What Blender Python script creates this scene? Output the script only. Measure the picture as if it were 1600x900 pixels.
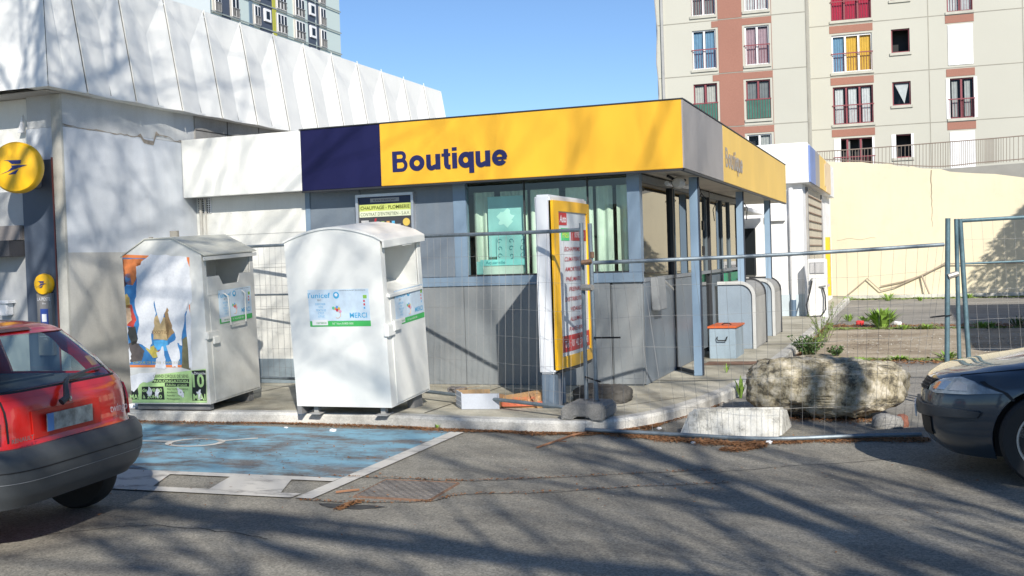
import bpy, bmesh, math, random
from mathutils import Vector, Matrix, noise
from mathutils.geometry import delaunay_2d_cdt
random.seed(7)
R = math.radians
S = bpy.context.scene
for o in list(bpy.data.objects): bpy.data.objects.remove(o)
COL = S.collection

# ------------------------------------------------------------------ camera
FPX = 1710.0
CAM = Vector((0, 0, 1.65))
vY = Vector((625, 65, -FPX)).normalized()
vX = Vector((4670, 110, FPX)); vX -= vY * vX.dot(vY); vX.normalize()
vZ = vX.cross(vY)
MC = Matrix((vX, vY, vZ))
cd = bpy.data.cameras.new('camera'); cam = bpy.data.objects.new('camera', cd); COL.objects.link(cam)
cd.sensor_width = 36; cd.lens = 36 * FPX / 1600; cd.clip_start = .05; cd.clip_end = 2000
cam.matrix_world = Matrix.Translation(CAM) @ MC.to_4x4()
S.camera = cam
S.render.resolution_x = 1024; S.render.resolution_y = 576

# ------------------------------------------------------------------ light
SUN = Vector((.85, -1.36, 1.0)).normalized()          # towards the sun
w = bpy.data.worlds.new('World'); S.world = w; w.use_nodes = True
nt = w.node_tree; bg = nt.nodes['Background']
sky = nt.nodes.new('ShaderNodeTexSky'); sky.sky_type = 'NISHITA'; sky.sun_disc = False
sky.sun_elevation = math.asin(SUN.z); sky.sun_rotation = math.atan2(SUN.x, SUN.y)
sky.altitude = 0; sky.air_density = .85; sky.dust_density = 0; sky.ozone_density = 5.2
nt.links.new(sky.outputs[0], bg.inputs[0]); bg.inputs[1].default_value = .115
ld = bpy.data.lights.new('sun', 'SUN'); ld.energy = 5.0; ld.angle = R(.5); ld.color = (1, .94, .85)
lo = bpy.data.objects.new('sun', ld); COL.objects.link(lo); lo.rotation_euler = SUN.to_track_quat('Z', 'Y').to_euler()
lo.location = (10, -20, 20)
vs = S.view_settings; vs.view_transform = 'Standard'; vs.look = 'None'; vs.gamma = 1; vs.exposure = .3
vs.use_curve_mapping = False

# ------------------------------------------------------------------ pixel helpers (photo pixels, 1600 wide)
def ray(px, py): return MC @ Vector((px - 800, 450 - py, -FPX))
def pz(px, py, z): r = ray(px, py); return CAM + r * ((z - CAM.z) / r.z)
def pY(px, py, y): r = ray(px, py); return CAM + r * (y / r.y)
def pX(px, py, x): r = ray(px, py); return CAM + r * (x / r.x)
def pP(px, py, p0, n): r = ray(px, py); return CAM + r * ((p0 - CAM).dot(n) / r.dot(n))

# ------------------------------------------------------------------ materials
_m = {}
def nodes(name):
    m = bpy.data.materials.new(name); m.use_nodes = True
    return m, m.node_tree, m.node_tree.nodes['Principled BSDF']
def M(name, col, rough=.7, metal=0, var=.12, vs_=2.0, fine=.06, streak=0, dirt=0, dcol=(.12, .11, .09), bump=.1, bs=60, coat=0, spec=.5):
    """procedural paint / stone / plaster: broad tone drift, fine grain, vertical rain streaks, blotchy dirt"""
    if name in _m: return _m[name]
    m, t, b = nodes(name); N = t.nodes; L = t.links
    tc = N.new('ShaderNodeTexCoord')
    def noi(sc, det=4, vec=None, rg=.55):
        n = N.new('ShaderNodeTexNoise'); n.inputs['Scale'].default_value = sc; n.inputs['Detail'].default_value = det
        n.inputs['Roughness'].default_value = rg
        L.new(vec if vec else tc.outputs['Object'], n.inputs['Vector']); return n.outputs['Fac']
    def mr(v, a, c, d, e):
        n = N.new('ShaderNodeMapRange'); L.new(v, n.inputs[0])
        for i, x in enumerate((a, c, d, e)): n.inputs[i + 1].default_value = x
        return n.outputs[0]
    def mul(c, f):
        n = N.new('ShaderNodeVectorMath'); n.operation = 'SCALE'; L.new(c, n.inputs[0]); L.new(f, n.inputs['Scale']); return n.outputs[0]
    rgb = N.new('ShaderNodeRGB'); rgb.outputs[0].default_value = (*col, 1); c = rgb.outputs[0]
    if var: c = mul(c, mr(noi(vs_, 5), .3, .7, 1 - var, 1 + var))
    if fine: c = mul(c, mr(noi(bs * 1.5, 3), .3, .7, 1 - fine, 1 + fine))
    def dirtmix(c, fac):
        n = N.new('ShaderNodeMix'); n.data_type = 'RGBA'; L.new(fac, n.inputs[0]); L.new(c, n.inputs[6]); n.inputs[7].default_value = (*dcol, 1); return n.outputs[2]
    if streak:
        mp = N.new('ShaderNodeMapping'); mp.inputs['Scale'].default_value = (9, 9, .5); L.new(tc.outputs['Object'], mp.inputs[0])
        c = dirtmix(c, mr(noi(1, 6, mp.outputs[0], .65), .5, .85, 0, streak))
    if dirt:
        c = dirtmix(c, mr(noi(1.7, 9, None, .72), .5, .75, 0, dirt))
    L.new(c, b.inputs['Base Color'])
    b.inputs['Roughness'].default_value = rough; b.inputs['Metallic'].default_value = metal
    b.inputs['Specular IOR Level'].default_value = spec
    if coat: b.inputs['Coat Weight'].default_value = coat; b.inputs['Coat Roughness'].default_value = .05
    if bump:
        bn = N.new('ShaderNodeBump'); bn.inputs['Strength'].default_value = bump; bn.inputs['Distance'].default_value = .01
        L.new(noi(bs, 5), bn.inputs['Height']); L.new(bn.outputs[0], b.inputs['Normal'])
    _m[name] = m; return m
def flat(name, col, rough=.6, metal=0, **k): return M(name, col, rough, metal, var=k.pop('var', .05), fine=k.pop('fine', 0), bump=k.pop('bump', 0), **k)
def glass(name, tint=(.8, .9, .85), ior=1.5, rough=.0):
    if name in _m: return _m[name]
    m = bpy.data.materials.new(name); m.use_nodes = True; t = m.node_tree; N = t.nodes; L = t.links; N.clear()
    out = N.new('ShaderNodeOutputMaterial'); mix = N.new('ShaderNodeMixShader'); lw = N.new('ShaderNodeLayerWeight'); lw.inputs[0].default_value = .5
    pw = N.new('ShaderNodeMath'); pw.operation = 'POWER'; L.new(lw.outputs['Facing'], pw.inputs[0]); pw.inputs[1].default_value = 4
    fr = N.new('ShaderNodeMath'); fr.operation = 'MULTIPLY_ADD'; f0 = ((ior - 1) / (ior + 1)) ** 2; L.new(pw.outputs[0], fr.inputs[0]); fr.inputs[1].default_value = 1 - f0; fr.inputs[2].default_value = f0
    tr = N.new('ShaderNodeBsdfTransparent'); tr.inputs[0].default_value = (*tint, 1); gl = N.new('ShaderNodeBsdfGlossy'); gl.inputs['Roughness'].default_value = rough
    L.new(fr.outputs[0], mix.inputs[0]); L.new(tr.outputs[0], mix.inputs[1]); L.new(gl.outputs[0], mix.inputs[2]); L.new(mix.outputs[0], out.inputs[0])
    _m[name] = m; return m
def ground_mat(name, stops, scale=.6, speck=.25, patch=None, rough=.9, bump=.35):
    """ramped ground: several real tones mixed by noise, aggregate speckle, bump"""
    m, t, b = nodes(name); N = t.nodes; L = t.links
    tc = N.new('ShaderNodeTexCoord')
    def noi(sc, det, rg=.6, vec=None):
        n = N.new('ShaderNodeTexNoise'); n.inputs['Scale'].default_value = sc; n.inputs['Detail'].default_value = det; n.inputs['Roughness'].default_value = rg
        L.new(vec or tc.outputs['Object'], n.inputs['Vector']); return n.outputs['Fac']
    r = N.new('ShaderNodeValToRGB'); L.new(noi(scale, 9, .68), r.inputs[0]); e = r.color_ramp.elements
    while len(e) < len(stops): e.new(.5)
    for el, (p, c) in zip(e, stops): el.position = p; el.color = (*c, 1)
    v = N.new('ShaderNodeTexVoronoi'); v.inputs['Scale'].default_value = 90; L.new(tc.outputs['Object'], v.inputs['Vector'])
    sp = N.new('ShaderNodeSeparateColor'); L.new(v.outputs['Color'], sp.inputs[0])
    mr = N.new('ShaderNodeMapRange'); L.new(sp.outputs[0], mr.inputs[0]); mr.inputs[3].default_value = 1 - speck; mr.inputs[4].default_value = 1 + speck
    sc = N.new('ShaderNodeVectorMath'); sc.operation = 'SCALE'; L.new(r.outputs[0], sc.inputs[0]); L.new(mr.outputs[0], sc.inputs['Scale'])
    mp = N.new('ShaderNodeMapping'); mp.inputs['Scale'].default_value = (.35, 2.2, 1); L.new(tc.outputs['Object'], mp.inputs[0])
    m2 = N.new('ShaderNodeMapRange'); L.new(noi(1.1, 6, .6, mp.outputs[0]), m2.inputs[0]); m2.inputs[1].default_value = .3; m2.inputs[2].default_value = .7; m2.inputs[3].default_value = .82; m2.inputs[4].default_value = 1.15
    s2 = N.new('ShaderNodeVectorMath'); s2.operation = 'SCALE'; L.new(sc.outputs[0], s2.inputs[0]); L.new(m2.outputs[0], s2.inputs['Scale'])
    last = s2.outputs[0]
    if patch:   # worn paint showing the ground below: (colour, scale, lo, hi)
        pc, ps, lo_, hi_ = patch
        mp2 = N.new('ShaderNodeMapping'); mp2.inputs['Scale'].default_value = (.8, 1.6, 1); L.new(tc.outputs['Object'], mp2.inputs[0])
        m3 = N.new('ShaderNodeMapRange'); L.new(noi(ps, 12, .72, mp2.outputs[0]), m3.inputs[0]); m3.inputs[1].default_value = lo_; m3.inputs[2].default_value = hi_
        mx = N.new('ShaderNodeMix'); mx.data_type = 'RGBA'; L.new(m3.outputs[0], mx.inputs[0]); L.new(last, mx.inputs[6]); mx.inputs[7].default_value = (*pc, 1); last = mx.outputs[2]
    L.new(last, b.inputs['Base Color']); b.inputs['Roughness'].default_value = rough; b.inputs['Specular IOR Level'].default_value = .3
    bn = N.new('ShaderNodeBump'); bn.inputs['Strength'].default_value = bump; bn.inputs['Distance'].default_value = .008
    L.new(noi(130, 4), bn.inputs['Height']); L.new(bn.outputs[0], b.inputs['Normal'])
    _m[name] = m; return m

ASPH = ground_mat('asphalt', [(.3, (.165, .155, .132)), (.5, (.245, .23, .192)), (.72, (.31, .292, .243))], .7, .32)
YARD = ground_mat('old yard asphalt', [(.3, (.18, .175, .16)), (.5, (.28, .265, .235)), (.7, (.36, .34, .295))], .5, .25)
YCON = ground_mat('worn yard concrete', [(.3, (.20, .155, .11)), (.48, (.36, .30, .22)), (.7, (.48, .42, .33))], .9, .2)
PAVE = ground_mat('pavement concrete', [(.3, (.22, .20, .15)), (.5, (.42, .395, .315)), (.68, (.56, .53, .44))], .8, .12, bump=.2)
KERB = ground_mat('kerb stone', [(.3, (.30, .29, .26)), (.5, (.52, .51, .47)), (.68, (.66, .64, .58))], 2.2, .12, bump=.3)
BLUE = ground_mat('worn blue road paint', [(.3, (.13, .12, .10)), (.5, (.15, .15, .15)), (.7, (.20, .19, .18))], 2, .2, patch=((.20, .38, .48), 1.5, .42, .56))
WPNT = ground_mat('worn white road paint', [(.3, (.15, .14, .13)), (.5, (.19, .18, .17)), (.7, (.25, .24, .22))], 2, .2, patch=((.56, .54, .49), 2.5, .34, .48))
WHITE = M('white cladding', (.80, .80, .75), .6, var=.05, vs_=.8, fine=.02, streak=.16, dcol=(.38, .37, .35), bump=.02)
WHITE2 = M('white render', (.78, .78, .73), .8, var=.05, fine=.03, streak=.2, dirt=.2, dcol=(.42, .40, .35), bump=.12)
GREYC = M('raw concrete', (.30, .29, .27), .9, var=.2, fine=.1, dirt=.6, bump=.3)
BEIGEW = M('beige render', (.50, .49, .45), .9, var=.1, streak=.2, dcol=(.3, .28, .24), bump=.1)
PANEL = M('grey blue metal panel', (.185, .222, .262), .42, metal=.15, var=.12, vs_=1.2, fine=.03, streak=.3, dcol=(.30, .29, .27), bump=.03, bs=25)
PANELG = M('grey metal panel', (.24, .262, .275), .45, metal=.15, dirt=.3, var=.13, vs_=1.2, fine=.03, streak=.35, dcol=(.32, .31, .29), bump=.03, bs=25)
FRAMEB = M('blue grey frame paint', (.20, .28, .37), .4, metal=.1, var=.1, fine=.02, streak=.15, bump=.02)
COLB = M('column paint', (.26, .37, .49), .4, var=.08, fine=.02, streak=.12, bump=.02)
DARKM = flat('dark metal', (.03, .032, .036), .5)
YEL = M('yellow fascia enamel', (.80, .43, .025), .45, streak=.14, dcol=(.48, .27, .03), var=.05, vs_=.6, fine=0, bump=.01, bs=8)
YELF = M('faded yellow fascia', (.86, .56, .11), .45, var=.07, vs_=.8, fine=.03, streak=.35, dcol=(.62, .42, .14), bump=.02)
NAVY = M('navy fascia enamel', (.010, .011, .06), .5, var=.05, fine=0, bump=.01, bs=8, spec=.25)
GREYF = M('faded grey fascia', (.33, .31, .30), .5, var=.06, fine=.02, streak=.3, dcol=(.24, .22, .21), bump=.02)
NAVYT = flat('navy lettering', (.012, .014, .085), .4)
GREYT = flat('faded grey lettering', (.42, .38, .33), .6)
BINW = M('bin white paint', (.80, .805, .765), .38, var=.04, vs_=3, fine=.02, streak=.08, dirt=.08, dcol=(.5, .5, .48), bump=.03, bs=9)
BINO = M('dirty bin paint', (.66, .66, .62), .5, var=.07, vs_=3, fine=.03, streak=.25, dirt=.45, dcol=(.42, .41, .34), bump=.04, bs=14)
GALV = M('galvanised tube', (.17, .21, .24), .5, metal=.3, var=.2, vs_=14, fine=.1, bump=.08, bs=40)
GALV2 = M('bluish galvanised tube', (.12, .20, .23), .5, metal=.3, var=.2, vs_=14, fine=.1, bump=.08, bs=40)
WIRE = flat('fence wire', (.22, .22, .21), .6, .2)
RUST = M('rust', (.17, .10, .065), .9, var=.3, vs_=20, bump=.3)
CONCF = M('concrete foot', (.24, .235, .22), .95, var=.2, vs_=6, fine=.2, dirt=.3, bump=.5)
YWALL = M('cream painted retaining wall', (.69, .615, .44), .9, var=.05, vs_=.35, fine=.04, streak=.2, dirt=.34, dcol=(.46, .41, .31), bump=.15, bs=20)
BEB = M('beige facade render', (.47, .462, .40), .9, var=.04, vs_=.15, fine=.02, streak=.06, dcol=(.4, .38, .33), bump=.03)
BROWN = M('brick red facade render', (.31, .15, .11), .9, var=.05, vs_=.3, fine=.06, bump=.1, bs=12)
TWALL = M('pale grey green cladding', (.52, .61, .59), .7, var=.02, vs_=.1, fine=0, bump=0)
TWALL2 = M('white tower cladding', (.72, .78, .78), .7, var=.02, vs_=.1, fine=0, bump=0)
WPVC = flat('white window frame', (.8, .8, .8), .4)
MAROON = flat('maroon window frame', (.22, .05, .06), .5)
DKGL = M('dark window glass', (.015, .018, .02), .08, var=0, fine=0, bump=0)
BLACK = flat('black', (.008, .008, .009), .6)
RUBBER = flat('tyre rubber', (.018, .018, .018), .8, var=.15)
REDP = M('red car paint', (.52, .014, .010), .3, var=.02, fine=0, bump=0, coat=1)
BLUEP = M('dark blue grey car paint', (.034, .050, .068), .3, metal=.25, var=.02, fine=0, bump=0, coat=1)
BUMP = M('grey plastic bumper', (.055, .062, .068), .5, var=.1, vs_=5, fine=.05, bump=.03)
BUMPD = M('dark plastic bumper', (.03, .036, .043), .45, var=.1, vs_=5, fine=.05, bump=.03)
ORANGE = M('orange paint', (.62, .13, .035), .5, var=.12, vs_=8, fine=.05)
LEAF = M('weed leaf', (.22, .36, .06), .6, var=.3, vs_=15, bump=0)
LEAFD = M('dark weed leaf', (.07, .14, .04), .6, var=.3, vs_=15, bump=0)
CURT = M('pale green curtain', (.66, .74, .64), .9, var=.12, vs_=4, fine=.02, bump=0)
TEAL = M('turquoise poster', (.32, .62, .62), .5, var=.12, vs_=3, fine=0, bump=0)
TEALD = flat('dark turquoise print', (.03, .25, .30), .6)
ROCK = None

# ------------------------------------------------------------------ object helpers
def chain(p):
    m = Matrix.Identity(4)
    while p is not None:
        m = p.matrix_basis @ m; p = p.parent
    return m
def tag(o, label=None, cat=None, group=None, kind=None):
    if label: o['label'] = label
    if cat: o['category'] = cat
    if group: o['group'] = group
    if kind: o['kind'] = kind
    return o
def thing(name, label, cat, loc=(0, 0, 0), rz=0, group=None):
    o = bpy.data.objects.new(name, None); COL.objects.link(o); o.empty_display_size = .2
    o.location = loc; o.rotation_euler = (0, 0, rz)
    o.matrix_basis = Matrix.Translation(loc) @ Matrix.Rotation(rz, 4, 'Z')
    return tag(o, label, cat, group)
class MB:
    def __init__(s, local=False): s.v = []; s.f = []; s.m = []; s.mi = 0; s.local = local; s.pc = []
    def add(s, vs_, fs):
        s.pc.append((len(s.v), len(s.f))); b = len(s.v); s.v += [Vector(v) for v in vs_]; s.f += [tuple(b + i for i in f) for f in fs]; s.m += [s.mi] * len(fs); return s
    def mat(s, i): s.mi = i; return s
    def quad(s, *p): return s.add(p, [tuple(range(len(p)))])
    def box(s, x0, x1, y0, y1, z0, z1):
        x0, x1 = sorted((x0, x1)); y0, y1 = sorted((y0, y1)); z0, z1 = sorted((z0, z1))
        return s.add([(x, y, z) for z in (z0, z1) for y in (y0, y1) for x in (x0, x1)],
                     [(0, 2, 3, 1), (4, 5, 7, 6), (0, 1, 5, 4), (1, 3, 7, 5), (3, 2, 6, 7), (2, 0, 4, 6)])
    def obox(s, o, a, b, c):   # oriented box from corner o and three edge vectors
        o, a, b, c = map(Vector, (o, a, b, c))
        return s.add([o, o + a, o + a + b, o + b, o + c, o + a + c, o + a + b + c, o + b + c],
                     [(0, 3, 2, 1), (4, 5, 6, 7), (0, 1, 5, 4), (1, 2, 6, 5), (2, 3, 7, 6), (3, 0, 4, 7)])
    def prism(s, pts, d):      # polygon points (3-D) pushed along vector d
        n = len(pts); d = Vector(d); p = [Vector(q) for q in pts]
        return s.add(p + [q + d for q in p], [tuple(reversed(range(n))), tuple(range(n, 2 * n))] + [(i, (i + 1) % n, n + (i + 1) % n, n + i) for i in range(n)])
    def tube(s, path, r, n=8, closed=False):
        path = [Vector(p) for p in path]; k = len(path); rs = r if isinstance(r, (list, tuple)) else [r] * k
        vs_ = []; up = None
        for i, p in enumerate(path):
            a = path[max(i - 1, 0)]; b = path[min(i + 1, k - 1)]
            if closed: a = path[i - 1]; b = path[(i + 1) % k]
            t = (b - a).normalized() if (b - a).length > 1e-9 else Vector((0, 0, 1))
            if up is None or abs(up.dot(t)) > .99: up = Vector((0, 0, 1)) if abs(t.z) < .9 else Vector((1, 0, 0))
            u = (up - t * up.dot(t)).normalized(); w_ = t.cross(u); up = u
            vs_ += [p + (u * math.cos(2 * math.pi * j / n) + w_ * math.sin(2 * math.pi * j / n)) * rs[i] for j in range(n)]
        fs = [(i * n + j, i * n + (j + 1) % n, ((i + 1) % k) * n + (j + 1) % n, ((i + 1) % k) * n + j) for i in range(k if closed else k - 1) for j in range(n)]
        if not closed: fs += [tuple(reversed(range(n))), tuple((k - 1) * n + j for j in range(n))]
        return s.add(vs_, fs)
    def lathe(s, prof, o, axis, n=28):   # profile [(r,h)]
        axis = Vector(axis).normalized(); o = Vector(o); u = axis.orthogonal().normalized(); w_ = axis.cross(u); vs_ = []
        for r_, h in prof: vs_ += [o + axis * h + (u * math.cos(2 * math.pi * j / n) + w_ * math.sin(2 * math.pi * j / n)) * r_ for j in range(n)]
        k = len(prof)
        return s.add(vs_, [(i * n + j, i * n + (j + 1) % n, (i + 1) * n + (j + 1) % n, (i + 1) * n + j) for i in range(k - 1) for j in range(n)] + [tuple(reversed(range(n))), tuple((k - 1) * n + j for j in range(n))])
    def build(s, name, mats, parent=None, smooth=False, bevel=0, label=None):
        me = bpy.data.meshes.new(name)
        vs_ = s.v
        if parent is not None and not s.local:
            inv = chain(parent).inverted(); vs_ = [inv @ v for v in s.v]
        me.from_pydata([tuple(v) for v in vs_], [], s.f); me.update()
        if not isinstance(mats, (list, tuple)): mats = [mats]
        for m in mats: me.materials.append(m)
        me.polygons.foreach_set('material_index', s.m)
        bm = bmesh.new(); bm.from_mesh(me)
        if len(s.f) < 60000: bmesh.ops.recalc_face_normals(bm, faces=bm.faces)
        if bevel:
            bmesh.ops.remove_doubles(bm, verts=bm.verts, dist=1e-5)
            es = [e for e in bm.edges if len(e.link_faces) == 2 and e.calc_face_angle(0) > .5]
            bmesh.ops.bevel(bm, geom=es, offset=bevel, segments=2, affect='EDGES', clamp_overlap=True)
        bm.to_mesh(me); bm.free()
        o = bpy.data.objects.new(name, me); COL.objects.link(o)
        if parent is not None: o.parent = parent
        if smooth:
            me.polygons.foreach_set('use_smooth', [True] * len(me.polygons)); me.set_sharp_from_angle(angle=R(40))
        if label: o['label'] = label
        return o
def split(mb, name, mats, parent=None, per=1, **k):
    """one object per piece (per = boxes that make one piece)"""
    out = []; bounds = mb.pc
    for i in range(0, len(bounds), per):
        v0, f0 = bounds[i]; v1, f1 = bounds[i + per] if i + per < len(bounds) else (len(mb.v), len(mb.f))
        m_ = MB(mb.local); m_.v = mb.v[v0:v1]; m_.f = [tuple(a - v0 for a in f) for f in mb.f[f0:f1]]; m_.m = mb.m[f0:f1]
        out.append(m_.build(name, mats, parent, **k))
    return out
def struct(name, mb, mat, **k): o = mb.build(name, mat, **k); o['kind'] = 'structure'; return o
def dup(root, M_, label=None, group=None):
    r = root.copy(); COL.objects.link(r); r.matrix_basis = M_
    if label: r['label'] = label
    if group: r['group'] = group
    for ch in list(root.children):
        c = ch.copy(); COL.objects.link(c); c.parent = r
        for g in list(ch.children): d = g.copy(); COL.objects.link(d); d.parent = c
    return r
def text(s, org, xd, up, h, mat, parent, name='lettering', w=None, bold=0, shear=0, local=False, center=False, depth=.0015):
    """real letter geometry standing on a sign; org = lower left, h = cap height"""
    c = bpy.data.curves.new('t', 'FONT'); c.body = s; c.size = 1; c.offset = bold; c.shear = shear; c.extrude = 0; c.resolution_u = 3
    o = bpy.data.objects.new('t', c); COL.objects.link(o)
    me = bpy.data.meshes.new_from_object(o.evaluated_get(bpy.context.evaluated_depsgraph_get()))
    bpy.data.objects.remove(o); xs = [v.co.x for v in me.vertices]
    x0, x1 = min(xs), max(xs); k = h / .72; kx = (w / (x1 - x0)) if w else k
    xd = Vector(xd).normalized(); up = Vector(up).normalized(); n = xd.cross(up); org = Vector(org)
    ox = -(x1 - x0) * kx / 2 if center else 0
    mb = MB(local)
    vs_ = [org + xd * ((v.co.x - x0) * kx + ox) + up * (v.co.y * k) + n * depth for v in me.vertices]
    mb.add(vs_, [tuple(p.vertices) for p in me.polygons])
    bpy.data.meshes.remove(me); bpy.data.curves.remove(c)
    return mb.build(name, mat, parent)
def strokes(org, xd, up, h, w, mat_, parent, name='lettering'):
    """heavy grotesque 'Boutique' from flat strokes; org = lower left of the cap B, h = cap height"""
    def arc(cx, cy, rx, ry, a0, a1, n_=18): return [(cx + rx * math.cos(R(a0 + (a1 - a0) * i / n_)), cy + ry * math.sin(R(a0 + (a1 - a0) * i / n_))) for i in range(n_ + 1)]
    T = .235; xh = .74; L_ = []   # units: cap height 1
    def ring(cx, rx, ry=xh / 2, cy=xh / 2): L_.append((arc(cx, cy, rx - T / 2, ry - T * .46, 0, 360, 32), T, .9))
    x = 0
    L_.append(([(x + T / 2, 0), (x + T / 2, 1)], T, 1))
    L_.append(([(x + T * .9, .915), (x + .44, .915)] + arc(.44, .735, .16, .18, 90, -90, 12) + [(x + T * .9, .555)], .17, 1))
    L_.append(([(x + T * .9, .54), (x + .46, .54)] + arc(.46, .315, .20, .23, 90, -90, 12) + [(x + T * .9, .085)], .17, 1)); x += .83
    ring(x + .37, .37); x += .82
    def u_(x0): L_.append(([(x0 + T / 2, xh), (x0 + T / 2, .28)] + arc(x0 + T / 2 + .14, .25, .14, .17, 180, 290, 8) + [(x0 + .50, .17)], T * .95, 1)); L_.append(([(x0 + .57, xh), (x0 + .57, 0)], T, 1))
    u_(x); x += .75
    L_.append(([(x + .22, .95), (x + .22, .22)] + [(x + .25, .12), (x + .32, .085), (x + .42, .085)], T * .95, 1)); L_.append(([(x, xh - .07), (x + .42, xh - .07)], .14, 1)); x += .50
    L_.append(([(x + T / 2, 0), (x + T / 2, xh)], T, 1)); L_.append(([(x + T / 2, .84), (x + T / 2, 1.0)], T, 1)); x += .29
    L_.append((arc(x + .35, xh / 2, .35 - T / 2, xh / 2 - T * .46, 0, 360, 32), T, 1)); L_.append(([(x + .62, xh), (x + .62, -.26)], T, 1)); x += .81
    u_(x); x += .76
    L_.append((arc(x + .36, xh / 2, .36 - T / 2, xh / 2 - T * .44, -35, -360, 30), T * .92, 1)); L_.append(([(x + .12, xh / 2 - .03), (x + .68, xh / 2 - .03)], .13, 1)); x += .72
    kx = w / x; xd = Vector(xd).normalized(); up = Vector(up).normalized(); n_ = xd.cross(up); mb = MB()
    for k, (pts, t, _) in enumerate(L_):
        lf, rt = [], []
        for i, p_ in enumerate(pts):
            a_ = Vector(pts[max(i - 1, 0)]); b_ = Vector(pts[min(i + 1, len(pts) - 1)])
            if (Vector(pts[0]) - Vector(pts[-1])).length < 1e-6 and i in (0, len(pts) - 1): a_ = Vector(pts[-2]); b_ = Vector(pts[1])
            d_ = (b_ - a_).normalized(); q_ = Vector((-d_.y, d_.x)) * t / 2; lf.append(Vector(p_) + q_); rt.append(Vector(p_) - q_)
        vs_ = [Vector(org) + xd * (v.x * kx) + up * (v.y * h) + n_ * (.0015 + .0004 * k) for v in lf + rt]; m_ = len(pts)
        mb.add(vs_, [(i, i + 1, m_ + i + 1, m_ + i) for i in range(m_ - 1)])
    return mb.build(name, mat_, parent)
def jitter_poly(pts, amt, n=6, rnd=random):
    out = []
    for i, p in enumerate(pts):
        q = pts[(i + 1) % len(pts)]
        for k in range(n):
            t = k / n; out.append((p[0] + (q[0] - p[0]) * t + rnd.uniform(-amt, amt), p[1] + (q[1] - p[1]) * t + rnd.uniform(-amt, amt)))
    return out

P = .12   # pavement level
# ================================================================== SETTING
def sheet(name, pts, z, mat): return struct(name, MB().quad(*[(x, y, z) for x, y in pts]), mat)
sheet('ground', [(-260, -120), (200, -120), (200, 400), (-260, 400)], -.004, YARD)
sheet('road', [(-60, -40), (40, -40), (40, 10.6), (-60, 10.6)], 0, ASPH)
sheet('yard_concrete', [(-1.9, 16.9), (12, 16.9), (12, 23.4), (-1.9, 23.6)], .0, YCON)
def smooth_edge(pts, n=6):
    out = []
    for i in range(len(pts) - 1):
        p0, p1, p2, p3 = [Vector(pts[max(0, min(len(pts) - 1, j))]) for j in (i - 1, i, i + 1, i + 2)]
        for k in range(n):
            t = k / n; out.append(.5 * ((2 * p1) + (p2 - p0) * t + (2 * p0 - 5 * p1 + 4 * p2 - p3) * t * t + (3 * p1 - p0 - 3 * p2 + p3) * t ** 3))
    out.append(Vector(pts[-1])); return out
edge = smooth_edge([(-40, 9.95), (-12, 9.93), (-8.1, 9.9), (-5.7, 9.98), (-4.2, 9.84), (-3.2, 9.78), (-2.75, 9.9), (-2.42, 10.3), (-2.2, 10.9), (-2.05, 11.6), (-1.9, 12.7), (-1.82, 14.5), (-1.78, 17), (-1.78, 24), (-1.85, 36.5)])
def off(pts, d):
    out = []
    for i, p in enumerate(pts):
        t = (pts[min(i + 1, len(pts) - 1)] - pts[max(i - 1, 0)]).normalized(); out.append(p + Vector((-t.y, t.x)) * d)
    return out
inner = off(edge, .14); inner2 = off(edge, .02)
mb = MB()
n = len(edge)
vs_ = [(p.x, p.y, -.02) for p in edge] + [(p.x, p.y, P - .03) for p in edge] + [(p.x, p.y, P - .004) for p in inner2] + [(p.x, p.y, P) for p in inner]
mb.add(vs_, [(r_ * n + i, r_ * n + i + 1, (r_ + 1) * n + i + 1, (r_ + 1) * n + i) for r_ in range(3) for i in range(n - 1)])
struct('kerb', mb, KERB)
inn = off(edge, .142)
tri = delaunay_2d_cdt([p.copy() for p in inn] + [Vector((-1.9, 37.2)), Vector((-40, 37.2))], [], [list(range(len(inn) + 2))], 1, 1e-5)
mb = MB().add([(v.x, v.y, P - .003) for v in tri[0]], [tuple(f) for f in tri[2]])
struct('pavement', mb, PAVE)
# blue bay and its worn white border (sheets a few mm apart)
sheet('blue_parking_bay', [(-9.6, 7.42), (-4.16, 7.42), (-4.22, 9.72), (-9.6, 9.76)], .006, BLUE)
bay = MB()
bay.quad((-4.22, 9.66, .010), (-4.16, 6.72, .010), (-4.02, 6.72, .010), (-4.08, 9.66, .010))
bay.quad((-9.6, 7.42, .010), (-9.6, 7.30, .010), (-4.18, 7.30, .010), (-4.18, 7.42, .010))
bay.quad((-9.6, 6.86, .010), (-9.6, 6.72, .010), (-4.19, 6.72, .010), (-4.19, 6.86, .010))
for x0, x1 in ((-9.4, -8.5), (-7.9, -6.9), (-6.15, -5.55), (-4.98, -4.42)):   # filled blocks of the border pattern
    bay.quad((x0, 6.86, .010), (x1 + .06, 6.86, .010), (x1 - .12, 7.30, .010), (x0 - .12, 7.30, .010))
struct('bay_markings', bay, WPNT)
wc = MB()
c0 = pz(305, 693, .0); 
ring = [(c0.x + .30 * math.cos(a), c0.y + .23 * math.sin(a)) for a in [i * 2 * math.pi / 28 for i in range(28)]]
for i in range(28):
    (a, b), (c, d) = ring[i], ring[(i + 1) % 28]; q = lambda x, y, k: (c0.x + (x - c0.x) * k, c0.y + (y - c0.y) * k, .011)
    wc.quad(q(a, b, 1), q(c, d, 1), q(c, d, .78), q(a, b, .78))
wc.obox((c0.x + .22, c0.y + .1, .011), (.28, .2, 0), (-.03, .05, 0), (0, 0, .001))
wc.obox((c0.x - .62, c0.y - .03, .011), (.36, .02, 0), (0, .06, 0), (0, 0, .001))
struct('disabled_bay_symbol', wc, WPNT)
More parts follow.
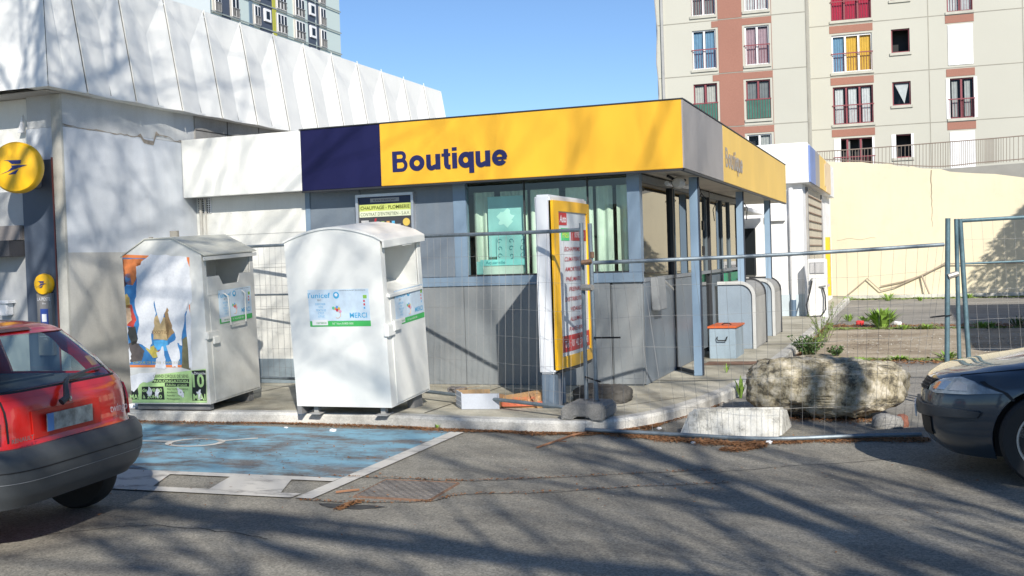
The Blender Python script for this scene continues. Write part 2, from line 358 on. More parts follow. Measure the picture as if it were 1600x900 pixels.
# long cracks in the asphalt
CRK = flat('crack filler', (.035, .03, .025), .95)
def crack(path, w_):
    mb = MB(); pts = smooth_edge(path, 14); pts = [p + Vector((0, random.uniform(-.02, .02))) for p in pts]
    o_ = off(pts, w_)
    for i in range(len(pts) - 1): mb.quad((pts[i].x, pts[i].y, .004), (pts[i + 1].x, pts[i + 1].y, .004), (o_[i + 1].x, o_[i + 1].y, .004), (o_[i].x, o_[i].y, .004))
    return mb
cr = []
for pth in ([(520, 745), (620, 748), (712, 752), (800, 750), (930, 744), (1110, 735)], [(470, 782), (560, 786), (670, 784), (720, 774), (850, 770), (980, 762), (1140, 755)],
            [(1040, 745), (1130, 738), (1210, 731), (1400, 718)], [(60, 838), (240, 822), (420, 842)]):
    p2 = [pz(a, b, 0).xy for a, b in pth]; cr.append(p2); struct('road_crack', crack(p2, .008), CRK)
# slab joints in the pavement
mb = MB()
for x in (-10.5, -7.6, -4.7): mb.quad((x, 10.1, P + .0015), (x + .015, 10.1, P + .0015), (x + .015, 12.4, P + .0015), (x, 12.4, P + .0015))
mb.quad((-3.0, 10.55, P + .0015), (-2.3, 11.6, P + .0015), (-2.3, 11.62, P + .0015), (-3.0, 10.57, P + .0015))
for y in (15.2, 18.3, 22): mb.quad((-3, y, P + .0015), (-1.95, y, P + .0015), (-1.95, y + .02, P + .0015), (-3, y + .02, P + .0015))
mb.quad((-3.0, 13.1, P + .0015), (-2.05, 13.1, P + .0015), (-2.05, 13.12, P + .0015), (-3.0, 13.12, P + .0015))
struct('pavement_joint', mb, CRK)

# ---- rusty drain cover
dr = thing('drain_cover', 'rusty chequered rectangular drain cover set in the asphalt in front of the blue bay', 'drain cover', (-3.5, 7.1, 0))
a, b, c, d = (-3.80, 7.44), (-3.20, 7.44), (-3.17, 6.84), (-3.76, 6.86)
PLATE = M('rusted steel plate', (.20, .18, .16), .75, metal=.2, var=.25, vs_=5, fine=.2, bump=.5, bs=70)
mb = MB(); mb.quad((a[0], a[1], .008), (d[0], d[1], .008), (c[0], c[1], .008), (b[0], b[1], .008)); mb.build('plate', PLATE, dr)
mb = MB()
for i in range(17):
    for j in range(15):
        s_, t_ = (i + .5) / 17, (j + .5) / 15; x = a[0] + (b[0] - a[0]) * s_ + .03 * t_; y = a[1] - .6 * t_; k = 1 if (i + j) % 2 else -1
        mb.obox((x - .012, y - .005 - .008 * k, .008), (.022, .016 * k, 0), (-.004, .006, 0), (0, 0, .003))
mb.build('tread_pattern', PLATE, dr)
mb = MB(); mb.tube([(a[0], a[1], .0), (b[0], b[1], .0), (c[0], c[1], .0), (d[0], d[1], .0)], .014, 4, True); mb.build('frame', RUST, dr)

# ================================================================== POST OFFICE (large white building)
FX = -9.12; FY = 10.06
po = thing('post_office_building', 'large white building with a tall folded white parapet and a cracked side wall', 'building', (-14, 14, 0))
mb = MB(); mb.box(-9.65, FX, FY + .02, 21.2, 0, 3.35); mb.build('wall', [M('whitewashed side wall', (.60, .63, .66), .85, var=.06, fine=.04, streak=.22, dcol=(.42, .42, .40), bump=.12)], po)
mb = MB(); mb.box(-9.64, FX - .01, FY + .03, 21.2, 3.355, 3.79); mb.build('upper_wall', M('old white concrete band', (.55, .56, .55), .9, var=.1, streak=.3, dcol=(.33, .32, .30)), po)
# cracked ledge where plaster has come away
mb = MB(); pts = []
zc = 3.40
prev = None
for i in range(40):
    y = FY + .02 + i * (2.4 / 39); z = 3.36 - .03 * i / 39 + random.uniform(-.012, .012) + (-.07 if 22 < i < 27 else (.06 if i >= 27 and i < 33 else .03 if i >= 33 else 0))
    cur = (y, z, random.uniform(.004, .018) + (.04 if 22 <= i <= 27 else 0))
    if prev: mb.quad((FX + .004, prev[0], prev[1]), (FX + .004, cur[0], cur[1]), (FX + .004, cur[0], cur[1] + cur[2]), (FX + .004, prev[0], prev[1] + prev[2]))
    prev = cur
mb.build('crack', M('broken plaster', (.30, .26, .21), .95, var=.4, vs_=12, bump=.4), po)
mb = MB(); mb.box(FX - .13, FX + .004, FY - .01, FY + .022, 0, 3.72); mb.build('corner_pillar', M('stained concrete pillar', (.46, .45, .40), .9, var=.1, vs_=3, streak=.35, dirt=.35, dcol=(.28, .26, .21)), po)
mb = MB(); mb.box(FX - .2, FX + .003, FY + .024, 13.4, P, 1.90); mb.build('lower_wall', BEIGEW, po)
mb = MB(); mb.box(-9.6, FX + .012, 12.56, 15.6, 3.38, 3.74); mb.build('concrete_band', GREYC, po)
mb = MB()
for y in (13.3, 14.1, 14.8): mb.box(FX + .012, FX + .016, y, y + .012, 3.38, 3.74)
mb.box(FX + .012, FX + .017, 12.56, 15.6, 3.55, 3.56); mb.build('band_joint', CRK, po)
# front face, mostly off to the left
mb = MB(); mb.box(-30, -9.66, FY + .1, FY + .4, 0, 3.72); mb.build('front_wall', WHITE2, po)
mb = MB(); mb.box(-30, FX + .02, FY - .22, FY + .5, 3.725, 3.735); mb.build('soffit', M('soffit paint', (.5, .48, .45), .9), po)
mb = MB(); mb.box(-9.72, FX - .15, FY - .005, FY + .1, 0, 2.98); mb.build('dark_panel', M('slate blue panel', (.075, .095, .13), .5, var=.12, vs_=2, streak=.2, dcol=(.12, .13, .15)), po)
mb = MB(); mb.box(-30, -9.725, FY + .03, FY + .1, 0, 2.64); mb.build('grey_panel', M('light grey panel', (.42, .43, .43), .7, var=.1, streak=.2), po)
mb = MB(); mb.box(-13, -9.74, FY - .22, FY + .05, 1.88, 2.06); mb.build('ledge', M('dark ledge', (.05, .05, .055), .6), po)
mb = MB(); mb.box(-13, -9.75, FY - .04, FY + .05, 2.07, 2.24); mb.build('ledge_band', M('brown grey band', (.22, .20, .19), .7), po)
mb = MB()
mb.box(FX - .148, FX - .134, FY - .02, FY + .05, .1, 3.0)
split(mb, 'edge_trim', flat('red brown trim', (.20, .06, .05), .6), po)
# little white wall box
sb = thing('wall_light', 'small white box light fixed on the grey wall left of the dark panel', 'wall light', (-10.3, FY, 1.3))
mb = MB(); mb.box(-10.14, -9.92, FY - .1, FY + .03, 1.33, 1.37); mb.build('shade', WPVC, sb, bevel=.005)
mb = MB(); mb.box(-10.08, -9.96, FY - .08, FY + .03, 1.19, 1.33); mb.build('body', WPVC, sb, bevel=.01)
# parapet : folded panels along Y and along the front
XB, XT, ZB, ZT = -8.93, -9.18, 3.74, 5.26
joints = [9.68, 10.30, 11.15, 12.06, 12.94, 13.81, 14.69, 15.58, 16.49, 17.41, 18.35, 19.3, 20.23, 21.12]
PARM = M('white folded parapet sheet', (.80, .80, .76), .55, var=.04, vs_=.7, fine=.01, streak=.14, dcol=(.40, .40, .39), bump=.015, bs=5)
GAP = flat('gap filler', (.30, .30, .29), .9)
def parx(z): return XB + (XT - XB) * (z - ZB) / (ZT - ZB)
for i in range(len(joints) - 1):
    y0, y1 = joints[i] + .008, joints[i + 1] - .008; w_ = y1 - y0; ym = y0 + w_ * (.56 if i > 0 else .5); rec = .06 if i > 0 else .02; zm = ZB + (ZT - ZB) * .62
    zt = ZT - .004 * i
    A = (parx(zt), y0 + (.25 if i == 0 else 0), zt); B = (parx(zt), y1, zt); Cc = (XB, y1, ZB); D = (XB, y0, ZB)
    if i == 0: y0 += .001
    E_ = (parx(zm) - rec, ym, zm); F_ = (XB - rec, ym, ZB)
    mb = MB(); mb.add([A, B, Cc, D, E_, F_], [(1, 2, 5, 4), (0, 1, 4), (0, 4, 5, 3)])
    mb.box(-9.3, parx(zt) - .002, y0 + (.26 if i == 0 else 0), y1, zt - .03, zt)
    mb.box(-9.25, -8.98, y0, y1, ZB + .002, ZB + .03)
    mb.build('parapet_panel', PARM, po)
mb = MB(); mb.quad((XB - .06, 9.8, ZB + .01), (XB - .06, 21.05, ZB + .01), (XT - .06, 21.05, ZT - .08), (XT - .06, 10.1, ZT - .08)); mb.build('parapet_backing', GAP, po)
mb = MB()
for y in joints[1:-1]: mb.obox((XB + .002, y + .010, ZB), (XT - XB, 0, ZT - ZB), (0, .012, 0), (.010, 0, 0))
split(mb, 'joint_strip', PARM, po)
mb = MB()
for k, x in enumerate([XB - .003 - j * .95 for j in range(20)]):
    x1 = x - .94; mb.add([(x - .25, 9.93, ZT), (x1 - .25, 9.93, ZT), (x1, 9.68, ZB), (x, 9.68, ZB)], [(0, 1, 2, 3)])
mb.build('parapet_front', PARM, po)
mb = MB(); mb.box(-30, -9.3, 10.1, 21.0, 3.9, 5.1); mb.build('roof_core', GREYC, po)
mb = MB(); mb.box(-30, -9.14, FY + .4, 21.1, 3.80, 3.9); mb.build('ceiling', BEIGEW, po)
mb = MB(); mb.prism([(-9.78, FY + .02, 3.32), (-9.70, FY + .02, 3.32), (-9.70, FY + .02, 3.52)], (0, .03, 0)); mb.build('bracket', WPVC, po)
mb = MB(); mb.box(-30, -9.7, 20.9, 21.15, 0, 5.2); mb.build('rear_wall', WHITE2, po)

# ---- postal signs
PYEL = M('postal yellow', (.90, .50, .01), .35, var=.05, vs_=3, fine=0, bump=0)
PBLU = flat('postal blue', (.02, .03, .16), .4)
def bird(mb_fn, o, xd, up, s_, parent, name='emblem'):
    """three blue wing strokes"""
    xd = Vector(xd).normalized(); up = Vector(up).normalized(); n_ = xd.cross(up); mb = MB()
    for poly in ([(-.70, .50), (.55, .48), (.50, .22), (-.12, .22), (-.38, .44)], [(.98, .13), (-1.0, -.48), (-.42, -.26), (-.12, -.0), (-.18, .12)], [(-.42, -.50), (.34, -.16), (.12, -.50)]):
        mb.prism([Vector(o) + xd * (x * s_) + up * (y * s_) for x, y in poly], n_ * .004)
    return mb.build(name, PBLU, parent)
# large projecting round sign, bracket on the wall, disc facing half right
ct = pY(27, 262, 9.62); rad = .285
sg = thing('round_post_sign', 'large round yellow sign with blue wing emblem on a bracket, left edge of the photo', 'sign', ct)
ax = Vector((.30, -.954, 0)).normalized()
mb = MB(); mb.lathe([(rad * .90, -.075), (rad, -.05), (rad, .03), (rad * .93, .06), (rad * .55, .075), (.01, .08)], ct, ax, 48); mb.build('disc', PYEL, sg, smooth=True)
bird(None, ct + ax * .079 + Vector((.0, 0, .0)), Vector((0, 0, 1)).cross(ax), (0, 0, 1), rad * .55, sg)
mb = MB(); mb.box(-9.56, -9.42, FY - .30, FY - .008, 2.66, 3.02); mb.build('bracket', M('grey bracket paint', (.24, .23, .22), .6, dirt=.2), sg, bevel=.01)
mb = MB(); mb.tube([ct - ax * .05, (-9.5, FY - .2, ct.z)], .03); mb.build('arm', DARKM, sg)
# small sign panel
ti = thing('post_info_sign', 'narrow grey information panel topped by a small yellow disc on the dark panel', 'sign', (-9.42, FY - .04, 1))
mb = MB(); mb.box(-9.54, -9.32, FY - .05, FY + .012, .72, 1.44); mb.build('board', M('taupe board', (.22, .21, .20), .5), ti, bevel=.004)
cs = Vector((-9.42, FY - .06, 1.545))
mb = MB(); mb.lathe([(.118, -.05), (.125, -.02), (.115, .02), (.01, .032)], cs, (0, -1, 0), 36); mb.build('disc', PYEL, ti, smooth=True)
bird(None, cs + Vector((0, -.034, 0)), (1, 0, 0), (0, 0, 1), .075, ti)
text('LA POSTE', (-9.43, FY - .051, 1.355), (1, 0, 0), (0, 0, 1), .038, WPVC, ti, w=.19, center=True)
text('Bleu', (-9.43, FY - .051, 1.315), (1, 0, 0), (0, 0, 1), .018, WPVC, ti, w=.05, center=True)
mb = MB(); mb.box(-9.485, -9.375, FY - .056, FY - .05, 1.06, 1.26); mb.build('blue_pictogram', flat('pictogram blue', (.03, .07, .30), .4), ti)
mb = MB(); mb.box(-9.463, -9.397, FY - .059, FY - .056, 1.11, 1.20); mb.build('pictogram_square', WPVC, ti)
mb = MB(); mb.box(-9.50, -9.36, FY - .053, FY - .05, 1.005, 1.012); mb.build('yellow_line', PYEL, ti)
for k in range(3): text(['Retrait', 'Guichet automatique', '24h/24'][k], (-9.43, FY - .051, .965 - k * .03), (1, 0, 0), (0, 0, 1), .014, WPVC, ti, center=True)

# ================================================================== WHITE ANNEX between post office and shop
WY = 12.53; FF = 12.25; FT, FB = 3.385, 2.615
WX0, WX1 = -7.42, -2.97
an = thing('white_annex', 'low white rendered annex with a plain white fascia between white building and shop', 'building', (-8.5, 13, P))
mb = MB(); mb.box(FX + .004, WX0 - .004, WY, WY + .3, P, 2.9); mb.build('wall', WHITE2, an)
mb = MB(); mb.box(FX + .006, -7.302, FF, FF + .06, FB + .0, FT); mb.build('fascia', WHITE, an, bevel=.006)
mb = MB(); mb.box(FX + .02, -7.302, FF + .062, 16, 3.335, 3.345); mb.box(FX + .02, -7.302, FF + .062, WY + .1, FB + .01, FB + .04); split(mb, 'roof', GREYC, an)
mb = MB(); mb.box(FX + .006, WX0 - .006, WY - .02, WY - .001, P, .44); mb.build('skirting', M('grey blue skirting', (.26, .32, .36), .7, var=.1, streak=.3), an)
vent = MB(); 
va = pY(310, 309, WY); vb = pY(331, 333, WY)
vent.box(va.x, vb.x, WY - .012, WY - .001, vb.z, va.z)
vo = vent.build('vent', WPVC, an)
mb = MB()
for i in range(6):
    for j in range(7):
        x = va.x + (vb.x - va.x) * (i + .15 + (.1 if i > 2 else 0)) / 6.3; z = vb.z + (va.z - vb.z) * (j + .2 + (.1 if j > 3 else 0)) / 7.4
        mb.box(x, x + .018, WY - .014, WY - .0125, z, z + .018)
mb.build('vent_hole', BLACK, vo)
mb = MB(); mb.tube([(-9.02, WY - .04, .5), (-9.02, WY - .04, 2.6)], .022); mb.tube([(-8.95, WY - .03, 1.6), (-8.95, WY - .03, 2.6)], .010)
mb.build('downpipe', M('old white pipe', (.55, .53, .47), .7, dirt=.6, dcol=(.25, .13, .07)), an)
# joints in the white wall
mb = MB()
for z in (1.1, 1.65, 2.1): mb.box(FX + .01, WX0 - .02, WY - .003, WY - .001, z, z + .006)
mb.build('wall_joint', M('joint grey', (.4, .4, .38), .9), an)

# ================================================================== SHOP KIOSK
ks = thing('shop_kiosk', 'grey metal shop kiosk with yellow and navy fascia reading Boutique', 'shop', (-5, 15, P))
FXR = -2.38; FE = 22.9
mb = MB(); mb.box(-7.30, -6.172, FF, FF + .06, FB, FT); mb.build('navy_fascia', NAVY, ks, bevel=.004)
mb = MB(); mb.box(-6.168, FXR - .012, FF - .004, FF + .06, FB, FT); fy = mb.build('yellow_fascia', YEL, ks, bevel=.004)
mb = MB(); mb.box(FXR - .06, FXR, FF - .002, 15.0, FB, FT); mb.build('grey_side_fascia', GREYF, ks, bevel=.003)
mb = MB(); mb.box(FXR - .06, FXR, 15.01, FE, FB, FT); mb.build('faded_side_fascia', YELF, ks, bevel=.003)
mb = MB(); mb.box(-7.31, FXR + .004, FF - .012, FF + .08, FT + .002, FT + .016); mb.box(FXR - .08, FXR + .008, FF + .08, FE + .01, FT + .002, FT + .016)
mb.box(-7.31, FXR - .02, FF + .005, FF + .05, FB - .024, FB - .002); mb.box(FXR - .05, FXR - .006, FF + .05, FE, FB - .026, FB - .002); split(mb, 'edge_trim', DARKM, ks)
la, lb = pY(614, 270, FF), pY(794, 258, FF)
strokes((la.x, FF - .006, la.z + .005), (1, 0, 0), (0, 0, 1), .255, lb.x - la.x, NAVYT, ks)
la, lb = pX(1134, 270, FXR), pX(1160, 275, FXR)
strokes((FXR + .002, la.y, 2.83), (0, 1, 0), (0, 0, 1), .27, lb.y - la.y, GREYT, ks)
mb = MB(); mb.box(-7.30, FXR - .07, FF + .065, FE, FB + .01, FB + .05); mb.build('soffit', M('soffit cream', (.62, .58, .50), .8, var=.1, vs_=1, dirt=.3), ks)
mb = MB(); mb.box(-9.1, FXR - .07, FF + .07, FE, 3.24, 3.32); split(mb, 'roof', GREYC, ks)
mb = MB(); mb.box(-3.05, -2.95, 12.0, 12.14, FT + .0, FT + .001); 
# front wall panels
mb = MB()
mb.box(WX0, -6.62, WY, WY + .08, 1.46, 2.63); mb.box(-6.615, -5.33, WY, WY + .08, 1.46, 2.63); split(mb, 'upper_panel', PANEL, ks, bevel=.003)
mb = MB(); mb.box(WX0, -5.23, WY - .004, WY + .08, P, 1.335); mb.box(-5.225, -3.36, WY - .004, WY + .08, P, 1.335); split(mb, 'lower_panel', PANELG, ks, bevel=.003)
mb = MB(); mb.box(-3.352, WX1, WY - .008, WY + .1, P, 1.335); mb.build('corner_panel', PANELG, ks, bevel=.02)
mb = MB(); mb.box(WX0, WX1 + .004, WY - .02, WY + .09, 1.34, 1.455); split(mb, 'rail', FRAMEB, ks, bevel=.004)
mb = MB()
mb.box(WX0 - .003, WX0 + .07, WY - .015, WY - .001, P, 2.63); mb.box(-5.33, -5.16, WY - .012, WY + .09, 1.456, 2.63)
mb.box(-3.12, WX1 + .002, WY - .012, WY + .13, 1.456, 2.62); split(mb, 'post', FRAMEB, ks, bevel=.004)
mb = MB(); mb.box(-5.155, -3.125, WY + .01, WY + .08, 2.60, 2.635); mb.box(-5.16, -3.12, WY - .006, WY + .06, 1.456, 1.475); fr = split(mb, 'window_frame', DARKM, ks)[0]
mb = MB(); mb.box(-4.42, -4.40, WY + .03, WY + .05, 1.475, 2.60); mb.box(-3.62, -3.60, WY + .03, WY + .05, 1.475, 2.60); split(mb, 'mullion', DARKM, fr)
GLF = glass('front window glass', (.84, .93, .88), 1.7); GLS = glass('side window glass', (.35, .38, .36), 2.6)
mb = MB(); mb.quad((-5.16, WY + .04, 1.475), (-3.12, WY + .04, 1.475), (-3.12, WY + .04, 2.60), (-5.16, WY + .04, 2.60)); mb.build('window_pane', GLF, fr)
# interior: curtains, floor, back wall
def curtain(x0, x1, y, z0, z1, amp, wl, ph=0):
    n_ = int((x1 - x0) / .02); mb = MB(); vs_ = []
    for i in range(n_ + 1):
        x = x0 + (x1 - x0) * i / n_; yy = y + amp * math.sin(x * 2 * math.pi / wl + ph) + .3 * amp * math.sin(x * 47 + ph)
        vs_ += [(x, yy, z0), (x, yy, z1)]
    mb.add(vs_, [(2 * i, 2 * i + 2, 2 * i + 3, 2 * i + 1) for i in range(n_)]); return mb
for x0, x1 in ((-5.15, -4.86), (-4.80, -4.44), (-4.40, -4.02), (-3.94, -3.60), (-3.56, -3.36), (-3.30, -3.08)):
    curtain(x0, x1, WY + .22 + random.uniform(-.02, .04), 1.40, 2.50, .02, random.uniform(.09, .16), random.random() * 6).build('curtain', CURT, ks)
mb = MB(); mb.box(-7.3, -3.05, 15.2, 15.3, P, 2.63); mb.build('inner_wall', M('inner wall', (.16, .17, .16), .9), ks)
mb = MB(); mb.box(-7.3, -3.05, WY + .1, 20.3, P + .005, P + .03); mb.build('floor', M('inner floor', (.2, .19, .17), .8), ks)
mb = MB(); mb.box(-7.42, -7.36, WY + .1, 20.4, P, 2.63); mb.box(-7.42, -3.0, 20.4, 20.5, P, 2.63); mb.build('rear_wall', PANEL, ks)
# right wall
mb = MB(); mb.box(WX1 - .08, WX1, WY + .105, 14.34, P, 1.33); mb.box(WX1 - .08, WX1 - .004, 14.40, 16.0, P, 1.33); mb.box(WX1 - .08, WX1 - .004, 17.2, 20.4, P, 1.30); mb.build('side_panel', PANEL, ks, bevel=.003)
mb = MB()
for y in (14.34, 16.02, 17.15, 20.3): mb.box(WX1 - .09, WX1 + .012, y, y + .055, P, 2.62)
split(mb, 'side_post', DARKM, ks)
mb = MB(); mb.box(WX1 - .09, WX1 + .008, WY + .13, 20.4, 1.335, 1.38); mb.box(WX1 - .09, WX1 + .008, WY + .13, 20.4, 2.52, 2.60); split(mb, 'side_rail', M('side rail grey', (.22, .24, .26), .5), ks)
mb = MB()
for y in (14.36, 14.5, 16.9, 18.4, 19.2): mb.box(WX1 - .05, WX1 + .004, y, y + .035, 1.38, 2.52)
split(mb, 'side_mullion', M('side mullion', (.10, .13, .15), .5), ks)
mb = MB(); mb.quad((WX1 - .03, WY + .13, 1.38), (WX1 - .03, 20.3, 1.38), (WX1 - .03, 20.3, 2.52), (WX1 - .03, WY + .13, 2.52)); mb.build('side_glass', GLS, ks)
mb = MB(); mb.quad((WX1 - .03, 16.08, .2), (WX1 - .03, 17.14, .2), (WX1 - .03, 17.14, 1.33), (WX1 - .03, 16.08, 1.33)); mb.build('side_door', DKGL, ks)
mb = MB(); mb.box(WX1 - .005, WX1 + .02, 16.5, 16.62, 1.62, 1.76); mb.box(WX1 - .005, WX1 + .02, 16.5, 16.62, 2.0, 2.14); split(mb, 'door_lock', BLACK, ks)
mb = MB(); mb.obox((WX1 + .01, 14.36, P), (.44, -.72, 0), (.03, .03, 0), (0, 0, .035)); mb.build('threshold', M('dark threshold', (.08, .085, .09), .6), ks)
for y in (13.63, 17.5, 21.0):
    mb = MB(); mb.box(-2.60, -2.50, y, y + .09, P, FB - .01); co = mb.build('column', COLB, ks, bevel=.003)
    mb = MB(); mb.box(-2.498, -2.486, y + .03, y + .095, P, FB - .01); mb.build('column_flange', M('dark column edge', (.03, .04, .06), .6), co)
# bent grey hatch on the side wall and torn flap
mb = MB(); mb.obox((WX1 + .012, 12.95, .98), (.10, .0, .0), (0, .42, 0), (-.02, 0, .40)); mb.build('side_hatch', M('hatch paint', (.30, .31, .31), .6, var=.15, vs_=5), ks, bevel=.01)
mb = MB(); mb.obox((WX1 + .02, 13.5, 1.36), (.03, .5, -.15), (.0, .06, -.03), (0.01, 0, .01)); mb.build('bent_strip', M('pale strip', (.5, .5, .48), .5), ks)
# lamp under the soffit
lm = thing('round_soffit_lamp', 'round white lamp hanging under the shop soffit beside the first column', 'lamp', (-2.72, 13.4, FB - .1))
mb = MB(); mb.lathe([(.05, 0), (.07, .03), (.07, .11), (.04, .13)], (-2.66, 13.15, FB - .10), (.2, .97, 0), 20); mb.build('housing', M('lamp housing', (.6, .58, .54), .5), lm, smooth=True)
mb = MB(); mb.tube([(-2.78, 13.17, FB - .1), (-2.7, 13.5, FB - .11), (-2.7, 14.1, FB - .1)], .03); mb.build('tube', WPVC, lm)
mb = MB(); mb.tube([(-2.74, 13.05, FB - .02), (-2.7, 13.3, FB - .06), (-2.66, 13.7, FB - .04)], .018); mb.build('cable', BLACK, lm)
mb = MB(); mb.tube([(-2.8, 15.4, FB), (-2.78, 15.5, FB - .12), (-2.84, 15.55, FB - .2), (-2.78, 15.6, FB - .25)], .006, 5); mb.tube([(-2.78, 15.5, FB - .12), (-2.7, 15.5, FB - .22)], .006, 5)
mb.tube([(-2.8, 19.4, FB), (-2.7, 19.5, FB - .2), (-2.72, 19.5, FB - .4)], .008, 5)
tag(mb.build('hanging_wire', BLACK), 'thin black loose wires hanging from the cream shop soffit', 'wire')
# poster and printed box inside the window
pa, pb = pY(762, 308, WY + .15), pY(820, 400, WY + .15)
ps = thing('turquoise_poster', 'turquoise poster hanging behind the front window of the shop', 'poster', (pa.x, WY + .15, pb.z))
mb = MB(); mb.box(pa.x, pb.x, WY + .14, WY + .15, pb.z + .0, pa.z); mb.build('sheet', TEAL, ps)
mb = MB(); 
cx_, cz_ = (pa.x + pb.x) / 2, pa.z - .27
mb.prism([(cx_ + .10 * math.cos(a) * (1 + .25 * math.sin(7 * a)), WY + .139, cz_ + .10 * math.sin(a) * (1 + .25 * math.cos(5 * a))) for a in [i * .2618 for i in range(24)]], (0, -.0015, 0)); mb.build('pale_motif', flat('pale print', (.55, .85, .8), .6), ps)
bx_ = thing('printed_display_box', 'white and turquoise display box with scrollwork print standing on the window sill', 'display box', (-4.7, WY + .12, 1.48))
qa, qb = pY(775, 370, WY + .1), pY(818, 398, WY + .1)
mb = MB(); mb.box(qa.x, qb.x + .02, WY + .11, WY + .13, 1.5, qa.z); mb.build('backboard', TEAL, bx_)
mb = MB()
for k in range(9):
    a0 = random.random() * 6; cx2 = qa.x + .04 + (qb.x - qa.x - .05) * ((k % 3) / 2); cz2 = qa.z - .06 - .09 * (k // 3)
    mb.tube([(cx2 + .035 * math.cos(a0 + t * .6) * (1 - t / 12), WY + .106, cz2 + .035 * math.sin(a0 + t * .6) * (1 - t / 12)) for t in range(10)], .004, 4)
mb.build('scrollwork', TEALD, bx_)
ra, rb = pY(756, 415, WY + .08), pY(818, 441, WY + .08)
mb = MB(); mb.box(ra.x, rb.x, WY + .075, WY + .2, 1.476, ra.z + .02); mb.build('box', M('pale display card', (.62, .72, .66), .6), bx_)
mb = MB(); mb.box(ra.x - .04, rb.x + .03, WY + .065, WY + .074, ra.z - .005, ra.z + .07); mb.build('header', flat('light turquoise', (.3, .75, .75), .6), bx_)
mb = MB(); mb.box(ra.x - .09, ra.x - .005, WY + .067, WY + .073, 1.48, ra.z + .05); mb.build('side_strip', flat('turq strip', (.35, .7, .68), .6), bx_)
text('Aquarelle', (ra.x + .03, WY + .064, ra.z + .015), (1, 0, 0), (0, 0, 1), .04, TEALD, bx_, w=.26)

# ---- notice board
na, nb = pY(557, 305, WY - .02), pY(647, 300, WY - .02)
nbx0, nbx1, nz1 = na.x, nb.x, na.z - .0; nz0 = 1.46; ny = WY - .03
nt_ = thing('notice_board', 'aluminium framed notice board advertising heating and plumbing on the grey shop wall', 'notice board', (nbx0, ny, nz0))
mb = MB(); f_ = .035
for b_ in ((nbx0, nbx1, nz1 - f_, nz1), (nbx0, nbx1, nz0, nz0 + f_), (nbx0, nbx0 + f_, nz0 + f_, nz1 - f_), (nbx1 - f_, nbx1, nz0 + f_, nz1 - f_)): mb.box(b_[0], b_[1], ny - .03, ny + .03, b_[2], b_[3])
mb.build('frame', M('aluminium', (.55, .57, .60), .35, metal=.6), nt_, bevel=.003)
W_ = nbx1 - nbx0
def npan(x0, x1, z0, z1, m_, name, d=0): mb = MB(); mb.box(nbx0 + x0 * W_, nbx0 + x1 * W_, ny - .004 - d, ny - .002 - d + .002, nz1 - z1, nz1 - z0); return mb.build(name, m_, nt_)
npan(.045, .955, .035, 1.08, flat('board charcoal', (.055, .055, .06), .5), 'backing')
npan(.05, .95, .04, .125, flat('board navy', (.03, .045, .10), .5), 'header_band', .003)
npan(.25, .75, .055, .105, flat('board grey', (.45, .45, .45), .5), 'title_plate', .006)
YG = flat('board yellow green', (.55, .62, .16), .5)
npan(.055, .945, .13, .265, YG, 'yellow_band', .003)
npan(.055, .945, .215, .29, flat('board pale', (.72, .76, .55), .5), 'pale_band', .006)
text('PLAN D\'ANTONY', (nbx0 + W_ * .5, ny - .011, nz1 - .095), (1, 0, 0), (0, 0, 1), .026, BLACK, nt_, w=W_ * .4, center=True, shear=.2)
text('CHAUFFAGE - PLOMBERIE', (nbx0 + W_ * .5, ny - .008, nz1 - .195), (1, 0, 0), (0, 0, 1), .045, flat('board ink', (.06, .07, .01), .6), nt_, w=W_ * .85, center=True, bold=.01)
text('CONTRAT D\'ENTRETIEN - S.A.V.', (nbx0 + W_ * .5, ny - .011, nz1 - .275), (1, 0, 0), (0, 0, 1), .042, flat('board ink two', (.10, .12, .08), .6), nt_, w=W_ * .85, center=True)
npan(.08, .21, .33, .46, flat('pale grey box', (.5, .5, .5), .6), 'photo_patch', .003)
for k, c_ in enumerate(((.35, .42, .48), (.35, .5, .12), (.75, .4, .12), (.12, .45, .7))): npan(.34 + k * .09, .39 + k * .09, .35, .40, flat('icon %d' % k, c_, .5), 'icon', .003)
mb = MB(); mb.prism([(nbx0 + W_ * .27, ny - .006, nz1 - .47), (nbx0 + W_ * .31, ny - .006, nz1 - .47), (nbx0 + W_ * .35, ny - .006, nz1 - .31), (nbx0 + W_ * .32, ny - .006, nz1 - .31)], (0, -.002, 0)); mb.build('red_stroke', flat('board red', (.5, .03, .04), .5), nt_)
npan(.34, .66, .43, .445, YG, 'caption', .003)
mb = MB(); mb.lathe([(.05, 0), (.05, .003)], (nbx0 + W_ * .86, ny - .004, nz1 - .37), (0, -1, 0), 12); mb.build('badge', flat('badge yellow', (.7, .5, .1), .5), nt_)
npan(.70, .76, .39, .5, flat('pale figure', (.4, .42, .42), .5), 'figure', .003)

# ================================================================== AUTO PRICE SIGN
SX0, SX1, SY0, SY1 = -3.60, -3.43, 10.56, 11.90; SZ0, SZ1 = .47, 2.30
au = thing('service_price_sign', 'tall white and yellow cabinet sign listing car services on a grey metal foot', 'sign', (-3.5, 11.2, P))
mb = MB(); mb.box(SX0, SX1 - .004, SY0, SY1, SZ0, SZ1); mb.build('cabinet', M('cabinet white', (.70, .72, .74), .4, var=.04, fine=0, streak=.15, dcol=(.45, .45, .44), bump=0), au, bevel=.02)
